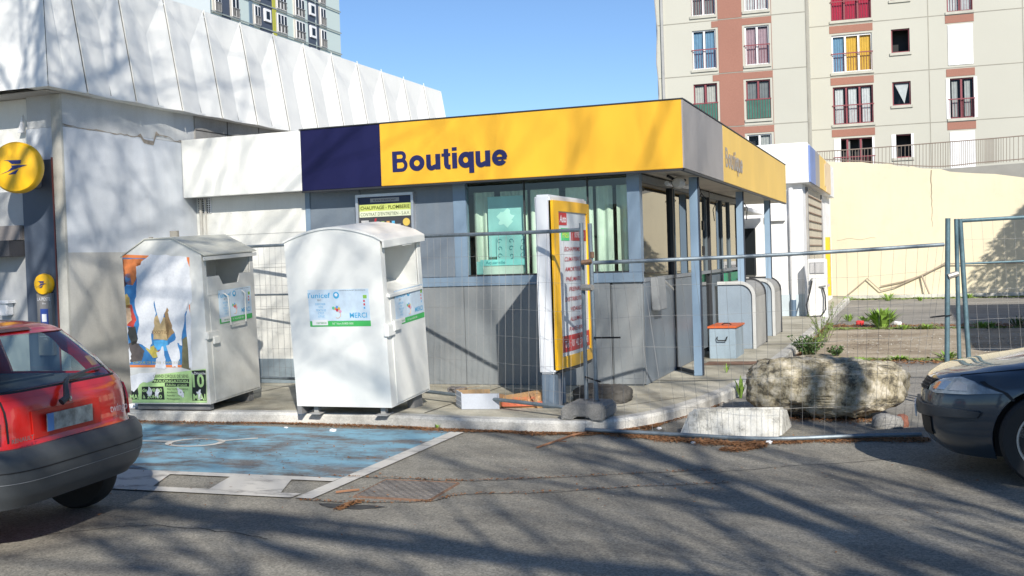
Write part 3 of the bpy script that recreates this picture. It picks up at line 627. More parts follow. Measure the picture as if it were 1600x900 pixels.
# curved yellow frame bulging from the face
def bul(y, d=0): t = (y - (SY0 + SY1) / 2) / ((SY1 - SY0) / 2); return SX1 + .010 + .035 * (1 - t * t) + d
YF = M('sign yellow plastic', (.88, .48, .01), .35, var=.05, vs_=4, fine=0, streak=.12, dcol=(.5, .3, .05), bump=0)
def curved(y0, y1, z0, z1, d, th=.02, n_=14):
    mb = MB(); vs_ = []
    for i in range(n_ + 1):
        y = y0 + (y1 - y0) * i / n_; x = bul(y, d); vs_ += [(x, y, z0), (x, y, z1), (x - th, y, z1), (x - th, y, z0)]
    mb.add(vs_, [(4 * i + k, 4 * i + (k + 1) % 4, 4 * i + 4 + (k + 1) % 4, 4 * i + 4 + k) for i in range(n_) for k in range(4)] + [(0, 3, 2, 1), (4 * n_, 4 * n_ + 1, 4 * n_ + 2, 4 * n_ + 3)]); return mb
fa, fb_ = SY0 + .02, SY1 - .02
fm = MB()
for a_ in (curved(fa, fb_, SZ1 - .17, SZ1 - .06, .015, .05), curved(fa, fb_, SZ0 + .04, SZ0 + .16, .015, .05), curved(fa, fa + .13, SZ0 + .16, SZ1 - .17, .015, .05), curved(fb_ - .13, fb_, SZ0 + .16, SZ1 - .17, .015, .05)):
    fm.add(a_.v, a_.f)
fm.build('yellow_frame', YF, au)
curved(fa + .13, fb_ - .13, SZ0 + .16, SZ1 - .17, 0, .02).build('face', M('sign face', (.62, .66, .69), .35, var=.05, vs_=3, fine=0, streak=.2, dcol=(.5, .52, .52), bump=0), au)
curved(fa + .13, fb_ - .13, SZ0 + .20, SZ0 + .37, .004, .003).build('phone_band', flat('sign red', (.50, .025, .03), .4), au)
def stext(s_, y, z, h, m_, w_=None, **k):
    o = text(s_, (0, 0, 0), (0, 1, 0), (0, 0, 1), h, m_, au, w=w_, center=k.pop('center', True), local=True, depth=0, **k)
    inv = chain(au).inverted()
    for v in o.data.vertices:
        yy = v.co.y + y; v.co = inv @ Vector((bul(yy, .006 + k.get('d', 0)), yy, v.co.z + z))
    return o
RT = flat('sign text red', (.42, .03, .05), .5); WT = flat('sign white', (.8, .8, .8), .5)
curved(fa + .15, fa + .39, 1.99, 2.12, .004, .003).build('red_badge', flat('sign red', (.50, .025, .03), .4), au)
curved(fa + .22, fa + .46, 1.83, 1.96, .004, .003).build('green_badge', flat('sign green', (.06, .55, .18), .4), au)
curved(fa + .53, fb_ - .16, 1.83, 1.95, .004, .003).build('red_badge', flat('sign red', (.50, .025, .03), .4), au)
mid = (SY0 + SY1) / 2
stext('Auto', fa + .27, 2.02, .075, WT, .19, bold=.02, shear=.25)
stext('PNEU', fa + .34, 1.86, .07, flat('lime', (.7, .8, .1), .5), .19, bold=.01)
stext('NOS PRESTATIONS', (fa + .53 + fb_ - .16) / 2, 1.865, .06, WT, .40, bold=.01)
for k, (s_, dy) in enumerate((('ÉCHAPPEMENT', -.02), ('CLIMATISATION', -.0), ('AMORTISSEURS', -.0), ('PNEUMATIQUE', .0), ('FREINAGE', .0), ('DISTRIBUTION', -.02), ('VIDANGE', .0), ('ALLUMAGE', .0), ('PARE-BRISE', .03), ('REVISION', .07))):
    stext(s_, mid + dy, 1.72 - k * .105, .045, RT, min(.72, .062 * len(s_)), shear=.22, bold=.006)
stext('Tél : 01 42 37 41 43', mid, SZ0 + .245, .075, WT, .86, bold=.004)
mb = MB(); mb.box(SX0 + .01, SX1 - .02, 10.58, 10.72, P, SZ0); mb.box(SX0 + .02, SX1 - .03, 10.86, 11.0, P, SZ0); split(mb, 'foot', M('sign foot steel', (.15, .20, .26), .5, var=.15, streak=.3), au, bevel=.01)
mb = MB(); mb.box(SX0 + .06, SX1 - .04, 10.72, 10.86, P, SZ0); mb.build('foot_web', M('foot web', (.40, .41, .42), .5, streak=.3), au)
mb = MB(); vs_ = [(SX1 - .0, SY0 + .15, SZ0 + .03)]; 
curved(SY0 + .1, SY1 - .05, SZ0 - .0, SZ0 + .04, -.0, .1).build('lower_cover', DARKM, au)

# ================================================================== CLOTHING BINS
def bmat(loc, rz, pitch): return Matrix.Translation(loc) @ Matrix.Rotation(rz, 4, 'Z') @ Matrix.Rotation(pitch, 4, 'X')
def sticker(par, org, xd, up, s_, torn=False):
    """charity sticker: w = 1*s, h = .54*s"""
    xd = Vector(xd); up = Vector(up); n_ = xd.cross(up); org = Vector(org)
    def pan(x0, y0, x1, y1, m_, d, name):
        mb = MB(True); a_ = org + xd * x0 * s_ + up * y0 * s_ + n_ * d
        mb.obox(a_, xd * (x1 - x0) * s_, up * (y1 - y0) * s_, n_ * .0012); return mb.build(name, m_, par)
    bs_ = pan(0, .08, 1, .54, flat('sticker pale blue', (.60, .72, .82), .35, var=.12, vs_=9), .001, 'sticker')
    pan(0, 0, 1, .085, flat('sticker green', (.07, .48, .12), .4), .001, 'sticker_band')
    CY = flat('sticker cyan', (.06, .40, .68), .4)
    text("l'unicef", org + xd * .0 * s_ + up * .42 * s_ + n_ * .002, xd, up, .075 * s_, CY, par, w=.37 * s_, bold=.01, local=True)
    mb = MB(True)
    mb.lathe([(.05 * s_, 0), (.05 * s_, .002)], org + xd * .47 * s_ + up * .455 * s_ + n_ * .0022, n_, 14); mb.build('sticker_emblem', CY, par)
    mb = MB(True); mb.lathe([(.028 * s_, 0), (.028 * s_, .001)], org + xd * .47 * s_ + up * .46 * s_ + n_ * .0044, n_, 5); mb.build('sticker_emblem', WT, par)
    text('2011', org + xd * .15 * s_ + up * .375 * s_ + n_ * .002, xd, up, .025 * s_, BLACK, par, local=True)
    for k, t_ in enumerate(('DÉPOSER', 'VOS', 'TEXTILES', "C'EST", 'UTILE')):
        text(t_, org + xd * .2 * s_ + up * (.315 - .045 * k) * s_ + n_ * .002, xd, up, .03 * s_, CY, par, local=True, center=True)
    text('MERCI', org + xd * .67 * s_ + up * .125 * s_ + n_ * .002, xd, up, .075 * s_, CY, par, w=.28 * s_, bold=.015, local=True)
    for k, (dx, dy, c_) in enumerate(((.0, .0, (.75, .3, .1)), (.03, .02, (.1, .35, .7)), (.06, .0, (.7, .5, .1)), (.03, -.02, (.6, .05, .1)), (-.03, .01, (.1, .5, .3)), (.08, -.04, (.7, .35, .5)))):
        mb = MB(True); mb.lathe([(.024 * s_, 0), (.024 * s_, .001)], org + xd * (.44 + dx) * s_ + up * (.26 + dy) * s_ + n_ * (.0025 + k * .0004), n_, 6); mb.build('sticker_flower', flat('flower %d' % k, c_, .5), par)
    mb = MB(True); mb.tube([org + xd * (.47 + .05 * math.cos(a)) * s_ + up * (.17 + .05 * math.sin(a)) * s_ + n_ * .003 for a in [1.8 - i * .5 for i in range(9)]], .0025, 4); mb.build('sticker_figure', flat('outline orange', (.7, .35, .12), .5), par)
    for k, c_ in enumerate(((.25, .5, .08), (.6, .03, .05), (.6, .03, .05), (.1, .4, .7))):
        mb = MB(True); mb.obox(org + xd * .905 * s_ + up * (.40 - .05 * k) * s_ + n_ * .002, xd * (.06 if k == 0 else .025) * s_, up * (.05 if k == 0 else .03) * s_, n_ * .001); mb.build('sticker_icon', flat('icon c%d' % k, c_, .5), par)
    pan(.04, .02, .30, .10, WT, .003, 'sticker_label'); text('varsaco', org + xd * .11 * s_ + up * .043 * s_ + n_ * .006, xd, up, .035 * s_, flat('label green text', (.1, .35, .12), .5), par, w=.17 * s_, local=True)
    text('N° Vert 0 800 000', org + xd * .38 * s_ + up * .028 * s_ + n_ * .004, xd, up, .03 * s_, WT, par, w=.34 * s_, local=True)
    text("COLLECTE AU PROFIT DE L'ENFANCE", org + xd * .52 * s_ + up * .515 * s_ + n_ * .002, xd, up, .012 * s_, BLACK, par, w=.43 * s_, local=True)

# ---- bin 2 (newer, arched lid); local x across the front, y to the back, z up, front-left-bottom = 0
W2, D2 = 1.10, .90
b2 = thing('clothes_bin', 'clean white clothes donation bin with arched lid standing in front of the shop wall', 'donation bin', (-6.03, 9.86, .20), group='white clothes donation bins')
b2.matrix_basis = bmat((-6.03, 9.86, .205), R(-1), R(4.5))
def arch(x): t = x / W2; return 1.70 + (.125 * math.sin(math.pi * (t * .96 + .02)) if t < 1 else 0)
HS, HO0, HO1 = 1.68, 1.16, 1.60   # opening on the right side
T_ = .012
fr_pts = [(0, 0, 0), (W2, 0, 0), (W2, 0, 1.69)] + [(W2 * (1 - i / 16), 0, arch(W2 * (1 - i / 16)) if 0 < i < 16 else (1.69 if i == 0 else 1.70)) for i in range(1, 17)]
mb = MB(True); mb.prism(fr_pts, (0, .02, 0)); mb.build('front_panel', BINW, b2)
mb = MB(True); mb.prism([(p[0], D2 - .02, p[2]) for p in fr_pts], (0, .02, 0)); mb.box(0, .015, .021, D2 - .021, 0, 1.69); mb.build('body_panel', BINW, b2)
# right side built round the opening
mb = MB(True)
mb.box(W2 - .014, W2, .022, D2 - .022, 0, HO0 - .05); mb.box(W2 - .014, W2, .022, .085, HO0 - .05, 1.66); mb.box(W2 - .014, W2, D2 - .075, D2 - .022, HO0 - .05, 1.66); mb.box(W2 - .014, W2, .085, D2 - .075, HO1, 1.66)
mb.box(W2 - .5, W2 - .02, .06, .075, HO0 - .1, 1.64); mb.box(W2 - .5, W2 - .02, D2 - .085, D2 - .07, HO0 - .1, 1.64); mb.box(W2 - .51, W2 - .49, .07, D2 - .07, HO0 - .1, 1.64); mb.box(W2 - .5, W2 - .02, .07, D2 - .07, 1.63, 1.64)
mb.build('side_panel', BINW, b2)
mb = MB(True); mb.add([(W2 + .03, .07, HO0 - .02), (W2 + .03, D2 - .07, HO0 - .02), (W2 - .49, D2 - .07, HO0 + .10), (W2 - .49, .07, HO0 + .10), (W2 + .03, .07, HO0 - .06), (W2 + .03, D2 - .07, HO0 - .06), (W2 - .49, D2 - .07, HO0 + .05), (W2 - .49, .07, HO0 + .05)],
    [(0, 1, 2, 3), (4, 7, 6, 5), (0, 4, 5, 1), (1, 5, 6, 2), (2, 6, 7, 3), (3, 7, 4, 0)]); mb.build('chute', BINW, b2, bevel=.006)
mb = MB(True)
ar = [(x, arch(x)) for x in [W2 * i / 18 for i in range(1, 18)]]
pr = [(-.01, 1.70)] + ar + [(W2 + .045, 1.67)]
vs_ = [(x, -.012, z + .012) for x, z in pr] + [(x, D2 + .02, z + .012) for x, z in pr] + [(x, -.012, z - .008) for x, z in pr] + [(x, D2 + .02, z - .008) for x, z in pr]
k_ = len(pr); fs = []
for i in range(k_ - 1): fs += [(i, i + 1, k_ + i + 1, k_ + i), (2 * k_ + i, 3 * k_ + i, 3 * k_ + i + 1, 2 * k_ + i + 1), (i, 2 * k_ + i, 2 * k_ + i + 1, i + 1), (k_ + i, k_ + i + 1, 3 * k_ + i + 1, 3 * k_ + i)]
fs += [(k_ - 1, 3 * k_ - 1, 4 * k_ - 1, 2 * k_ - 1), (0, k_, 3 * k_, 2 * k_)]
mb.add(vs_, fs); mb.box(W2 + .03, W2 + .05, -.012, D2 + .02, 1.61, 1.677); mb.build('lid', BINW, b2)
mb = MB(True); mb.box(W2 + .015, W2 + .045, .40, .62, 1.596, 1.606); mb.build('lid_handle', BINW, b2)
mb = MB(True); mb.box(W2 + .001, W2 + .012, .11, D2 - .03, .02, HO0 - .08); mb.build('door', BINW, b2, bevel=.004)
mb = MB(True); mb.box(W2 - .02, W2 + .035, -.02, .14, .72, .84); mb.box(W2 + .02, W2 + .05, .10, .26, .76, .87); split(mb, 'latch', BINW, b2, bevel=.008)
mb = MB(True)
for x in (.16, .94):
    mb.box(x, x + .05, .06, .12, -.085, .0); mb.box(x - .04, x + .09, .02, .16, -.09, -.078)
split(mb, 'foot', M('bin foot steel', (.35, .35, .34), .6), b2, per=2)
mb = MB(True); mb.box(.02, .08, D2 - .3, D2 - .1, -.16, 0); mb.box(.97, 1.05, D2 - .3, D2 - .1, -.16, 0); mb.box(.0, .05, .0, .4, -.085, -.0); split(mb, 'skid', M('skid steel', (.2, .2, .2), .7), b2)
sticker(b2, (.235, -.001, .83), (1, 0, 0), (0, 0, 1), .70)
sticker(b2, (W2 + .013, .20, .80), (0, 1, 0), (0, 0, 1), .66)

# ---- bin 1 (older, ridged roof, torn posters)
W1, D1 = .99, 1.05
b1 = thing('clothes_bin', 'dirty white clothes donation bin with ridged roof covered in torn circus posters', 'donation bin', (-8.1, 9.86, .2), group='white clothes donation bins')
b1.matrix_basis = bmat((-8.12, 9.86, .20), R(3), R(2.5))
pent = [(0, 1.62), (.31, 1.80), (.64, 1.80), (W1, 1.62)]
mb = MB(True); mb.prism([(0, 0, 0), (W1, 0, 0)] + [(x, 0, z) for x, z in reversed(pent)], (0, .02, 0)); mb.build('front_panel', BINO, b1)
mb = MB(True); mb.prism([(p[0], D1 - .02, p[1]) for p in [(0, 0), (W1, 0)] + list(reversed(pent))], (0, .02, 0)); mb.box(0, .015, .021, D1 - .021, 0, 1.62); mb.build('body_panel', BINO, b1)
mb = MB(True); H0, H1 = 1.20, 1.53
mb.box(W1 - .014, W1, .022, D1 - .022, 0, H0 - .03); mb.box(W1 - .014, W1, .022, .08, H0 - .03, 1.63); mb.box(W1 - .014, W1, D1 - .07, D1 - .022, H0 - .03, 1.63)
mb.box(W1 - .014, W1, .08, D1 - .07, H1 + .03, 1.63); mb.box(W1 - .45, W1 - .02, .055, .07, H0 - .1, 1.6); mb.box(W1 - .45, W1 - .02, D1 - .08, D1 - .065, H0 - .1, 1.6); mb.box(W1 - .46, W1 - .44, .06, D1 - .06, H0 - .1, 1.6); mb.box(W1 - .45, W1 - .02, .06, D1 - .06, 1.58, 1.59)
mb.box(W1 - .45, W1 - .02, .07, D1 - .08, H0 - .1, H0 - .05)
mb.build('side_panel', BINO, b1)
mb = MB(True); mb.prism([(W1 + .004, .08, H0 - .03), (W1 + .004, D1 - .07, H0 - .03), (W1 + .004, D1 - .07, H0 + .17), (W1 + .004, D1 - .30, H0 + .17), (W1 + .004, D1 - .36, H0 + .07), (W1 + .004, .38, H0 + .07), (W1 + .004, .31, H0 + .17), (W1 + .004, .08, H0 + .17)], (-.012, 0, 0)); mb.build('chute_flap', BINO, b1)
RO = M('mossy roof sheet', (.56, .56, .48), .7, var=.12, vs_=4, streak=0, dirt=.7, dcol=(.30, .30, .20), bump=.15)
mb = MB(True); pr = [(-.02, 1.615)] + pent[1:3] + [(W1 + .045, 1.60)]
for i in range(3):
    a_, c_ = pr[i], pr[i + 1]; mb.add([(a_[0], -.015, a_[1] + .012), (c_[0], -.015, c_[1] + .012), (c_[0], D1 + .02, c_[1] + .012), (a_[0], D1 + .02, a_[1] + .012), (a_[0], -.015, a_[1]), (c_[0], -.015, c_[1]), (c_[0], D1 + .02, c_[1]), (a_[0], D1 + .02, a_[1])],
        [(0, 1, 2, 3), (4, 7, 6, 5), (0, 4, 5, 1), (1, 5, 6, 2), (2, 6, 7, 3), (3, 7, 4, 0)])
mb.build('lid', RO, b1)
mb = MB(True); mb.box(W1 + .03, W1 + .045, -.015, D1 + .02, 1.55, 1.59); mb.build('lid_edge', BINO, b1)
mb = MB(True); mb.box(.28, .38, .5, .53, 1.813, 1.88); mb.box(.34, .37, .02, .06, 1.813, 1.825); split(mb, 'lifting_lug', M('lug', (.3, .28, .24), .7, dirt=.5), b1)
mb = MB(True); mb.box(W1 + .001, W1 + .01, .09, D1 - .03, .02, H0 - .06); mb.build('door', BINO, b1, bevel=.003)
mb = MB(True); mb.box(W1 - .02, W1 + .03, -.01, .22, .70, .78); mb.box(W1 + .02, W1 + .045, .08, .20, .64, .72); split(mb, 'latch', BINO, b1, bevel=.006)
mb = MB(True); mb.tube([(W1 + .02, .36, H0 - .03), (W1 + .06, .38, H0 - .06), (W1 + .05, .42, .82), (W1 + .05, .74, .82), (W1 + .06, .74, H0 - .06), (W1 + .02, .74, H0 - .03)], .009, 6); mb.build('handle', BINO, b1)
sticker(b1, (W1 + .0125, .26, .84), (0, 1, 0), (0, 0, 1), .68)
mb = MB(True); mb.box(.03, .95, .05, .12, -.07, 0); mb.box(.03, .95, D1 - .2, D1 - .1, -.12, 0); split(mb, 'skid', M('skid steel', (.2, .2, .2), .7), b1)
# torn circus poster: layered paper, coordinates from the photo (fraction of the front panel)
def q1(px, py):    # photo pixel -> local front plane
    inv = b1.matrix_basis.inverted(); n_ = b1.matrix_basis.to_3x3() @ Vector((0, 1, 0)); p_ = inv @ pP(px, py, b1.matrix_basis.translation, n_); return p_.x, p_.z
def paper(name, pts, d, m_, jit=0, n_=1):
    pl = [q1(*p) for p in pts]
    if jit: pl = jitter_poly(pl, jit, n_)
    pl = [(min(max(x, .004), W1 - .004), min(z, 1.7)) for x, z in pl]
    tr = delaunay_2d_cdt([Vector(p) for p in pl], [], [list(range(len(pl)))], 1, 1e-5)
    mb = MB(True); mb.add([(v.x, -.0008 - d * .0007, v.y) for v in tr[0]], [tuple(f) for f in tr[2]]); return mb.build(name, m_, b1)
PO_ = flat('poster orange', (.80, .24, .07), .6); PB_ = flat('poster blue', (.05, .22, .48), .6, var=.2, vs_=9); PW_ = M('torn white paper', (.74, .75, .76), .8, var=.04, vs_=5, bump=.15, bs=30)
paper('poster', [(179, 398), (296, 402), (298, 574), (192, 574)], 1, PO_)
paper('poster_field', [(183, 403), (291, 405), (293, 570), (196, 570)], 2, PB_)
for nm, pts, c_ in (('orange_block', [(190, 405), (214, 404), (236, 405), (236, 418), (228, 440), (216, 430), (208, 446), (200, 445), (192, 440)], (.65, .20, .06)),
                    ('dark_block', [(186, 404), (192, 404), (199, 445), (190, 450), (186, 430)], (.10, .03, .03)),
                    ('blue_letter', [(194, 430), (203, 426), (206, 446), (197, 447)], (.10, .35, .70)),
                    ('orange_block', [(214, 412), (222, 410), (222, 448), (214, 450)], (.75, .22, .05)),
                    ('blonde_hair', [(190, 462), (198, 459), (203, 466), (204, 480), (188, 482)], (.62, .42, .12)),
                    ('red_dress', [(190, 478), (206, 476), (213, 500), (208, 512), (194, 508)], (.50, .06, .04)),
                    ('bodice', [(194, 481), (204, 481), (206, 500), (198, 508)], (.66, .45, .28)),
                    ('dark_trousers', [(198, 512), (212, 510), (216, 535), (206, 540)], (.06, .06, .05)),
                    ('leopard', [(198, 538), (212, 532), (226, 548), (222, 564), (204, 566)], (.12, .10, .09)),
                    ('ochre_hat', [(238, 500), (246, 492), (258, 496), (266, 512), (262, 532), (240, 530)], (.55, .40, .20)),
                    ('brown_figure', [(256, 484), (264, 480), (272, 520), (262, 530)], (.35, .22, .10)),
                    ('blue_flash', [(283, 435), (288, 432), (290, 478), (284, 476)], (.05, .3, .7)),
                    ('yellow_strip', [(228, 544), (240, 540), (254, 556), (240, 560)], (.62, .5, .1)),
                    ('red_ball', [(246, 548), (252, 545), (254, 553), (248, 556)], (.5, .04, .1)),
                    ('sky_patch', [(240, 532), (262, 530), (264, 548), (242, 548)], (.10, .42, .75)),
                    ('olive_patch', [(285, 530), (294, 524), (298, 578), (284, 574)], (.16, .15, .08))):
    paper(nm, pts, 3 if nm != 'bodice' else 4, flat('print ' + nm, c_, .6, var=.25, vs_=14), .004, 4)
c_txt = q1(245, 568); text('CIRQUE DE PARIS  CHAUSSÉE', (c_txt[0], -.0035, c_txt[1]), (1, 0, 0), (0, 0, 1), .025, flat('print gold', (.5, .42, .1), .6), b1, w=.6, center=True, local=True)
text('EXOTIC', (q1(238, 522)[0] + .1, -.0040, q1(238, 522)[1]), (1, 0, 0), (0, 0, 1), .04, flat('print brown', (.3, .18, .08), .6), b1, w=.2, center=True, local=True)
for pts, d in (([(214, 418), (236, 398), (292, 400), (300, 440), (300, 470), (290, 490), (284, 540), (276, 535), (266, 500), (262, 480), (250, 505), (240, 470), (244, 494), (238, 520), (236, 545), (214, 535), (218, 500), (210, 478), (214, 450)], 6),
               ([(176, 455), (190, 462), (186, 486), (200, 510), (199, 545), (195, 575), (186, 574), (178, 540)], 6),
               ([(246, 552), (256, 540), (260, 575), (244, 576)], 6), ([(260, 540), (276, 528), (282, 560), (278, 574), (270, 572)], 6),
               ([(203, 540), (206, 560), (202, 568), (200, 550)], 6), ([(290, 500), (294, 470), (299, 500), (300, 575), (296, 575)], 6)):
    paper('torn_paper', pts, d, PW_, .012, 5)
GRN = flat('flyer green', (.42, .62, .26), .6, var=.15, vs_=10); BLKP = flat('flyer black', (.015, .02, .015), .6)
paper('flyer', [(196, 590), (322, 576), (324, 629), (203, 629)], 7, GRN)
for pts in ([(200, 608), (214, 592), (218, 624), (206, 624)], [(222, 604), (256, 604), (258, 624), (222, 624)], [(300, 579), (322, 578), (323, 626), (301, 626)], [(258, 598), (296, 598), (296, 604), (258, 604)], [(236, 592), (296, 592), (296, 597), (238, 598)]):
    paper('flyer_block', pts, 8, BLKP, .002, 4)
def ft(s_, px, py, h, wpx, m_, **k):
    a_ = q1(px, py); b_ = q1(px + wpx, py); text(s_, (a_[0], -.0070, a_[1]), (1, 0, 0), (0, 0, 1), h, m_, b1, w=b_[0] - a_[0], local=True, **k)
ft('10', 302, 604, .14, 18, GRN, bold=.03); ft('MAI', 303, 625, .07, 19, GRN, bold=.02); ft('le Dimanche', 300, 585, .03, 22, WT)
ft('de 14h00', 223, 612, .04, 31, GRN, bold=.02); ft('à 20h00', 224, 622, .04, 30, GRN, bold=.02); ft('Adulte gratuit', 260, 603, .028, 33, GRN, bold=.01)
ft('PROLONGATION', 238, 597, .028, 56, GRN, bold=.02); ft('GRAND CIRQUE DE SENS', 240, 590, .035, 55, BLKP); ft('MAI', 204, 623, .05, 14, GRN, bold=.02)
for k in range(4): ft(['PRIX TOUTES PLACES 5 €', 'Enfant : 8 €', 'Famille : 10 €', 'Parking gratuit'][k], 262, 609 + k * 5, .018, 32 - k * 4, BLKP)
for pts in ([(196, 586), (244, 582), (240, 596), (222, 598), (210, 612), (200, 606)], [(232, 604), (238, 606), (236, 620), (230, 616)], [(244, 606), (250, 608), (248, 622), (242, 618)], [(276, 606), (284, 608), (290, 622), (280, 618)], [(308, 612), (314, 608), (316, 624), (310, 624)]):
    paper('torn_paper', pts, 11, PW_, .010, 4)

# ================================================================== FENCES
def wires(top, bot, nv, hz, sag=.0, r=.0015):
    """vertical wires between top and bottom rails (functions t->point), plus horizontal ones"""
    mb = MB()
    for i in range(nv + 1):
        t = i / nv; a_, b_ = top(t), bot(t); bow = random.uniform(-.012, .012)
        mb.tube([a_, a_.lerp(b_, .33) + Vector((bow, sag, 0)), a_.lerp(b_, .66) + Vector((bow * .6, sag, 0)), b_], r, 3)
    for h in hz:
        mb.tube([top(t / 16).lerp(bot(t / 16), h) + Vector((0, sag * .9, .006 * math.sin(t * 1.3 + h * 9))) for t in range(17)], r, 3)
    return mb
pA = Vector((-2.98, 10.12, 0)); lE = Vector((-6.52, 11.82, 0))
f1 = thing('site_fence', 'wire mesh fence panel standing behind the clean bin, left of the price sign', 'fence panel', pA, group='temporary site fence panels')
tp = lambda t: lE.lerp(pA, t) + Vector((0, 0, 1.93 + .015 * math.sin(t * 5))); bt = lambda t: lE.lerp(pA, t) + Vector((0, -.25 * t, .22))
mb = MB(); mb.tube([tp(i / 8) for i in range(9)], .019); mb.tube([bt(i / 8) for i in range(9)], .019); split(mb, 'rail', GALV, f1, smooth=True)
mb = MB(); mb.tube([pA + Vector((0, 0, .1)), pA + Vector((0, 0, 1.98))], .021, 10); mb.tube([lE + Vector((0, 0, .1)), lE + Vector((0, 0, 1.98))], .021, 10); split(mb, 'post', GALV, f1, smooth=True)
wires(tp, bt, 34, (.14, .30, .46, .62, .78, .92)).build('wire_mesh', WIRE, f1)
f0 = thing('site_fence', 'wire mesh fence panel along the white wall between the two bins', 'fence panel', lE, group='temporary site fence panels')
l2 = Vector((-10.0 + .75, 12.35, 0)); tp0 = lambda t: l2.lerp(lE, t) + Vector((0, 0, 1.93)); bt0 = lambda t: l2.lerp(lE, t) + Vector((0, 0, .24))
mb = MB(); mb.tube([tp0(0), tp0(1)], .019); mb.tube([bt0(0), bt0(1)], .019); mb.tube([tp0(0).lerp(bt0(0), .37), tp0(1).lerp(bt0(1), .37)], .012); split(mb, 'rail', GALV, f0, smooth=True)
mb = MB(); mb.tube([lE + Vector((-.06, .02, .1)), lE + Vector((-.06, .02, 1.98))], .021, 10); mb.tube([l2 + Vector((0, 0, .1)), l2 + Vector((0, 0, 1.98))], .021, 10); split(mb, 'post', GALV, f0, smooth=True)
wires(tp0, bt0, 28, (.14, .30, .46, .62, .78, .92)).build('wire_mesh', WIRE, f0)
# middle panel, sagging with its foot pushed out
f2 = thing('site_fence', 'leaning mesh fence panel whose bent bottom rail lies on the asphalt before the boulder', 'fence panel', (-1.4, 9.8, 0), group='temporary site fence panels')
mt = [pY(914, 411, 10.05), pY(1020, 407, 10.55), pY(1200, 399, 11.0), pY(1340, 391, 11.3), pY(1475, 382, 11.6)]
mbt = [pz(915, 671, .04), pz(1060, 679, .03), pz(1200, 685.5, .03), pz(1337, 681, .04), pz(1440, 679, .05)]
def poly_fn(pts):
    sm = smooth_edge(pts, 8)
    def fn(t): x = t * (len(sm) - 1); i = min(int(x), len(sm) - 2); return sm[i].lerp(sm[i + 1], x - i)
    return fn
tf, bf = poly_fn(mt), poly_fn(mbt)
mb = MB(); mb.tube([tf(i / 20) for i in range(21)], .019); mb.tube([bf(i / 20) for i in range(21)], .018); split(mb, 'rail', GALV, f2, smooth=True)
pB = Vector((-2.865, 10.07, 0))
mb = MB(); mb.tube([pB + Vector((0, 0, .1)), pB + Vector((-.015, 0, 1.97))], .021, 10); split(mb, 'post', GALV, f2, smooth=True)
wires(tf, bf, 32, (.16, .34, .52, .70, .86), .05).build('wire_mesh', WIRE, f2)
mb = MB(); mb.tube([pB + Vector((-.10, -.03, 1.60)), pB + Vector((.0, -.03, 1.61))], .022, 7); mb.tube([pB + Vector((0, -.005, 1.64)), pB + Vector((0, -.005, 1.70))], .0225, 8); mb.build('rusty_wire_tie', RUST, f2)
mb = MB(); mb.tube([pA + Vector((-.0, -.03, 1.36)), pB + Vector((0, -.03, 1.36))], .03, 8); split(mb, 'clamp', M('clamp steel', (.4, .38, .34), .5, metal=.5), f2)
mb = MB(); mb.tube([pB + Vector((0, -.03, .88)), pB + Vector((.26, -.03, .88))], .009, 5); mb.tube([pA + Vector((0, -.03, .50)), pB + Vector((.05, -.03, .46))], .009, 5); split(mb, 'cable_tie', BLACK, f2)
# block foot
ft_ = thing('footing_block', 'worn grey concrete block foot under the paired fence posts by the kerb', 'fence foot', (-2.95, 10.2, P))
mb = MB()
y0 = 9.84
pf = [(-3.16, P - .02), (-3.12, .0 + P), (-3.05, P - .01), (-3.02, P + .03), (-2.90, P + .03), (-2.86, P - .01), (-2.77, P - .01), (-2.72, P + .02), (-2.72, P + .12), (-2.78, P + .15), (-3.10, P + .15), (-3.16, P + .10)]
mb.prism([(x, y0, z) for x, z in pf], (0, .42, 0)); mb.build('block', CONCF, ft_, bevel=.012)
mb = MB(); mb.tube([pA + Vector((0, 0, .1)), pA + Vector((0, 0, P + .165))], .03, 10); mb.tube([pB + Vector((0, 0, .1)), pB + Vector((0, 0, P + .165))], .03, 10); split(mb, 'socket', M('socket', (.14, .14, .14), .8), ft_)
# right posts: pair + third, and the panel off to the right
f3 = thing('site_fence', 'wire mesh fence panel at the right edge behind the dark car', 'fence panel', (.4, 11.9, 0), group='temporary site fence panels')
q0 = pY(1481, 341, 11.9); q0b = Vector((q0.x - .05, 11.9, 0.02))
q1_ = pY(1494, 342, 11.95); q2_ = pY(1500, 342, 12.0)
mb = MB(); mb.tube([Vector((q1_.x, 11.95, .02)), q1_], .021, 10); mb.tube([Vector((q2_.x + .07, 12.0, .02)), q2_], .024, 10); e2 = Vector((3.9, 12.25, 0)); mb.tube([e2, e2 + Vector((0, 0, 2))], .021, 10); split(mb, 'post', GALV2, f3, smooth=True)
tp3 = lambda t: Vector((q2_.x, 12.0, q2_.z - .02)).lerp(e2 + Vector((0, 0, 1.96)), t); bt3 = lambda t: Vector((q2_.x + .07, 12.0, .22)).lerp(e2 + Vector((0, 0, .22)), t)
mb = MB(); mb.tube([tp3(0), tp3(1)], .019); mb.tube([bt3(0), bt3(1)], .019); mb.tube([tp3(0).lerp(bt3(0), .26), tp3(1).lerp(bt3(1), .26)], .010); split(mb, 'rail', GALV2, f3, smooth=True)
wires(tp3, bt3, 34, (.12, .42, .6, .78, .92)).build('wire_mesh', WIRE, f3)
f4 = thing('fence_post', 'single leaning blue grey fence post with a black tie, left of the right-hand pair', 'fence post', q0b)
mb = MB(); mb.tube([q0b, q0], .025, 10); mb.build('pole', GALV2, f4, smooth=True)
mb = MB(); mb.tube([q0.lerp(q0b, .31) + Vector((0, -.02, 0)), Vector((q1_.x, 11.93, 1.36))], .03, 8); split(mb, 'clamp', M('clamp steel', (.4, .38, .34), .5, metal=.5), f4)
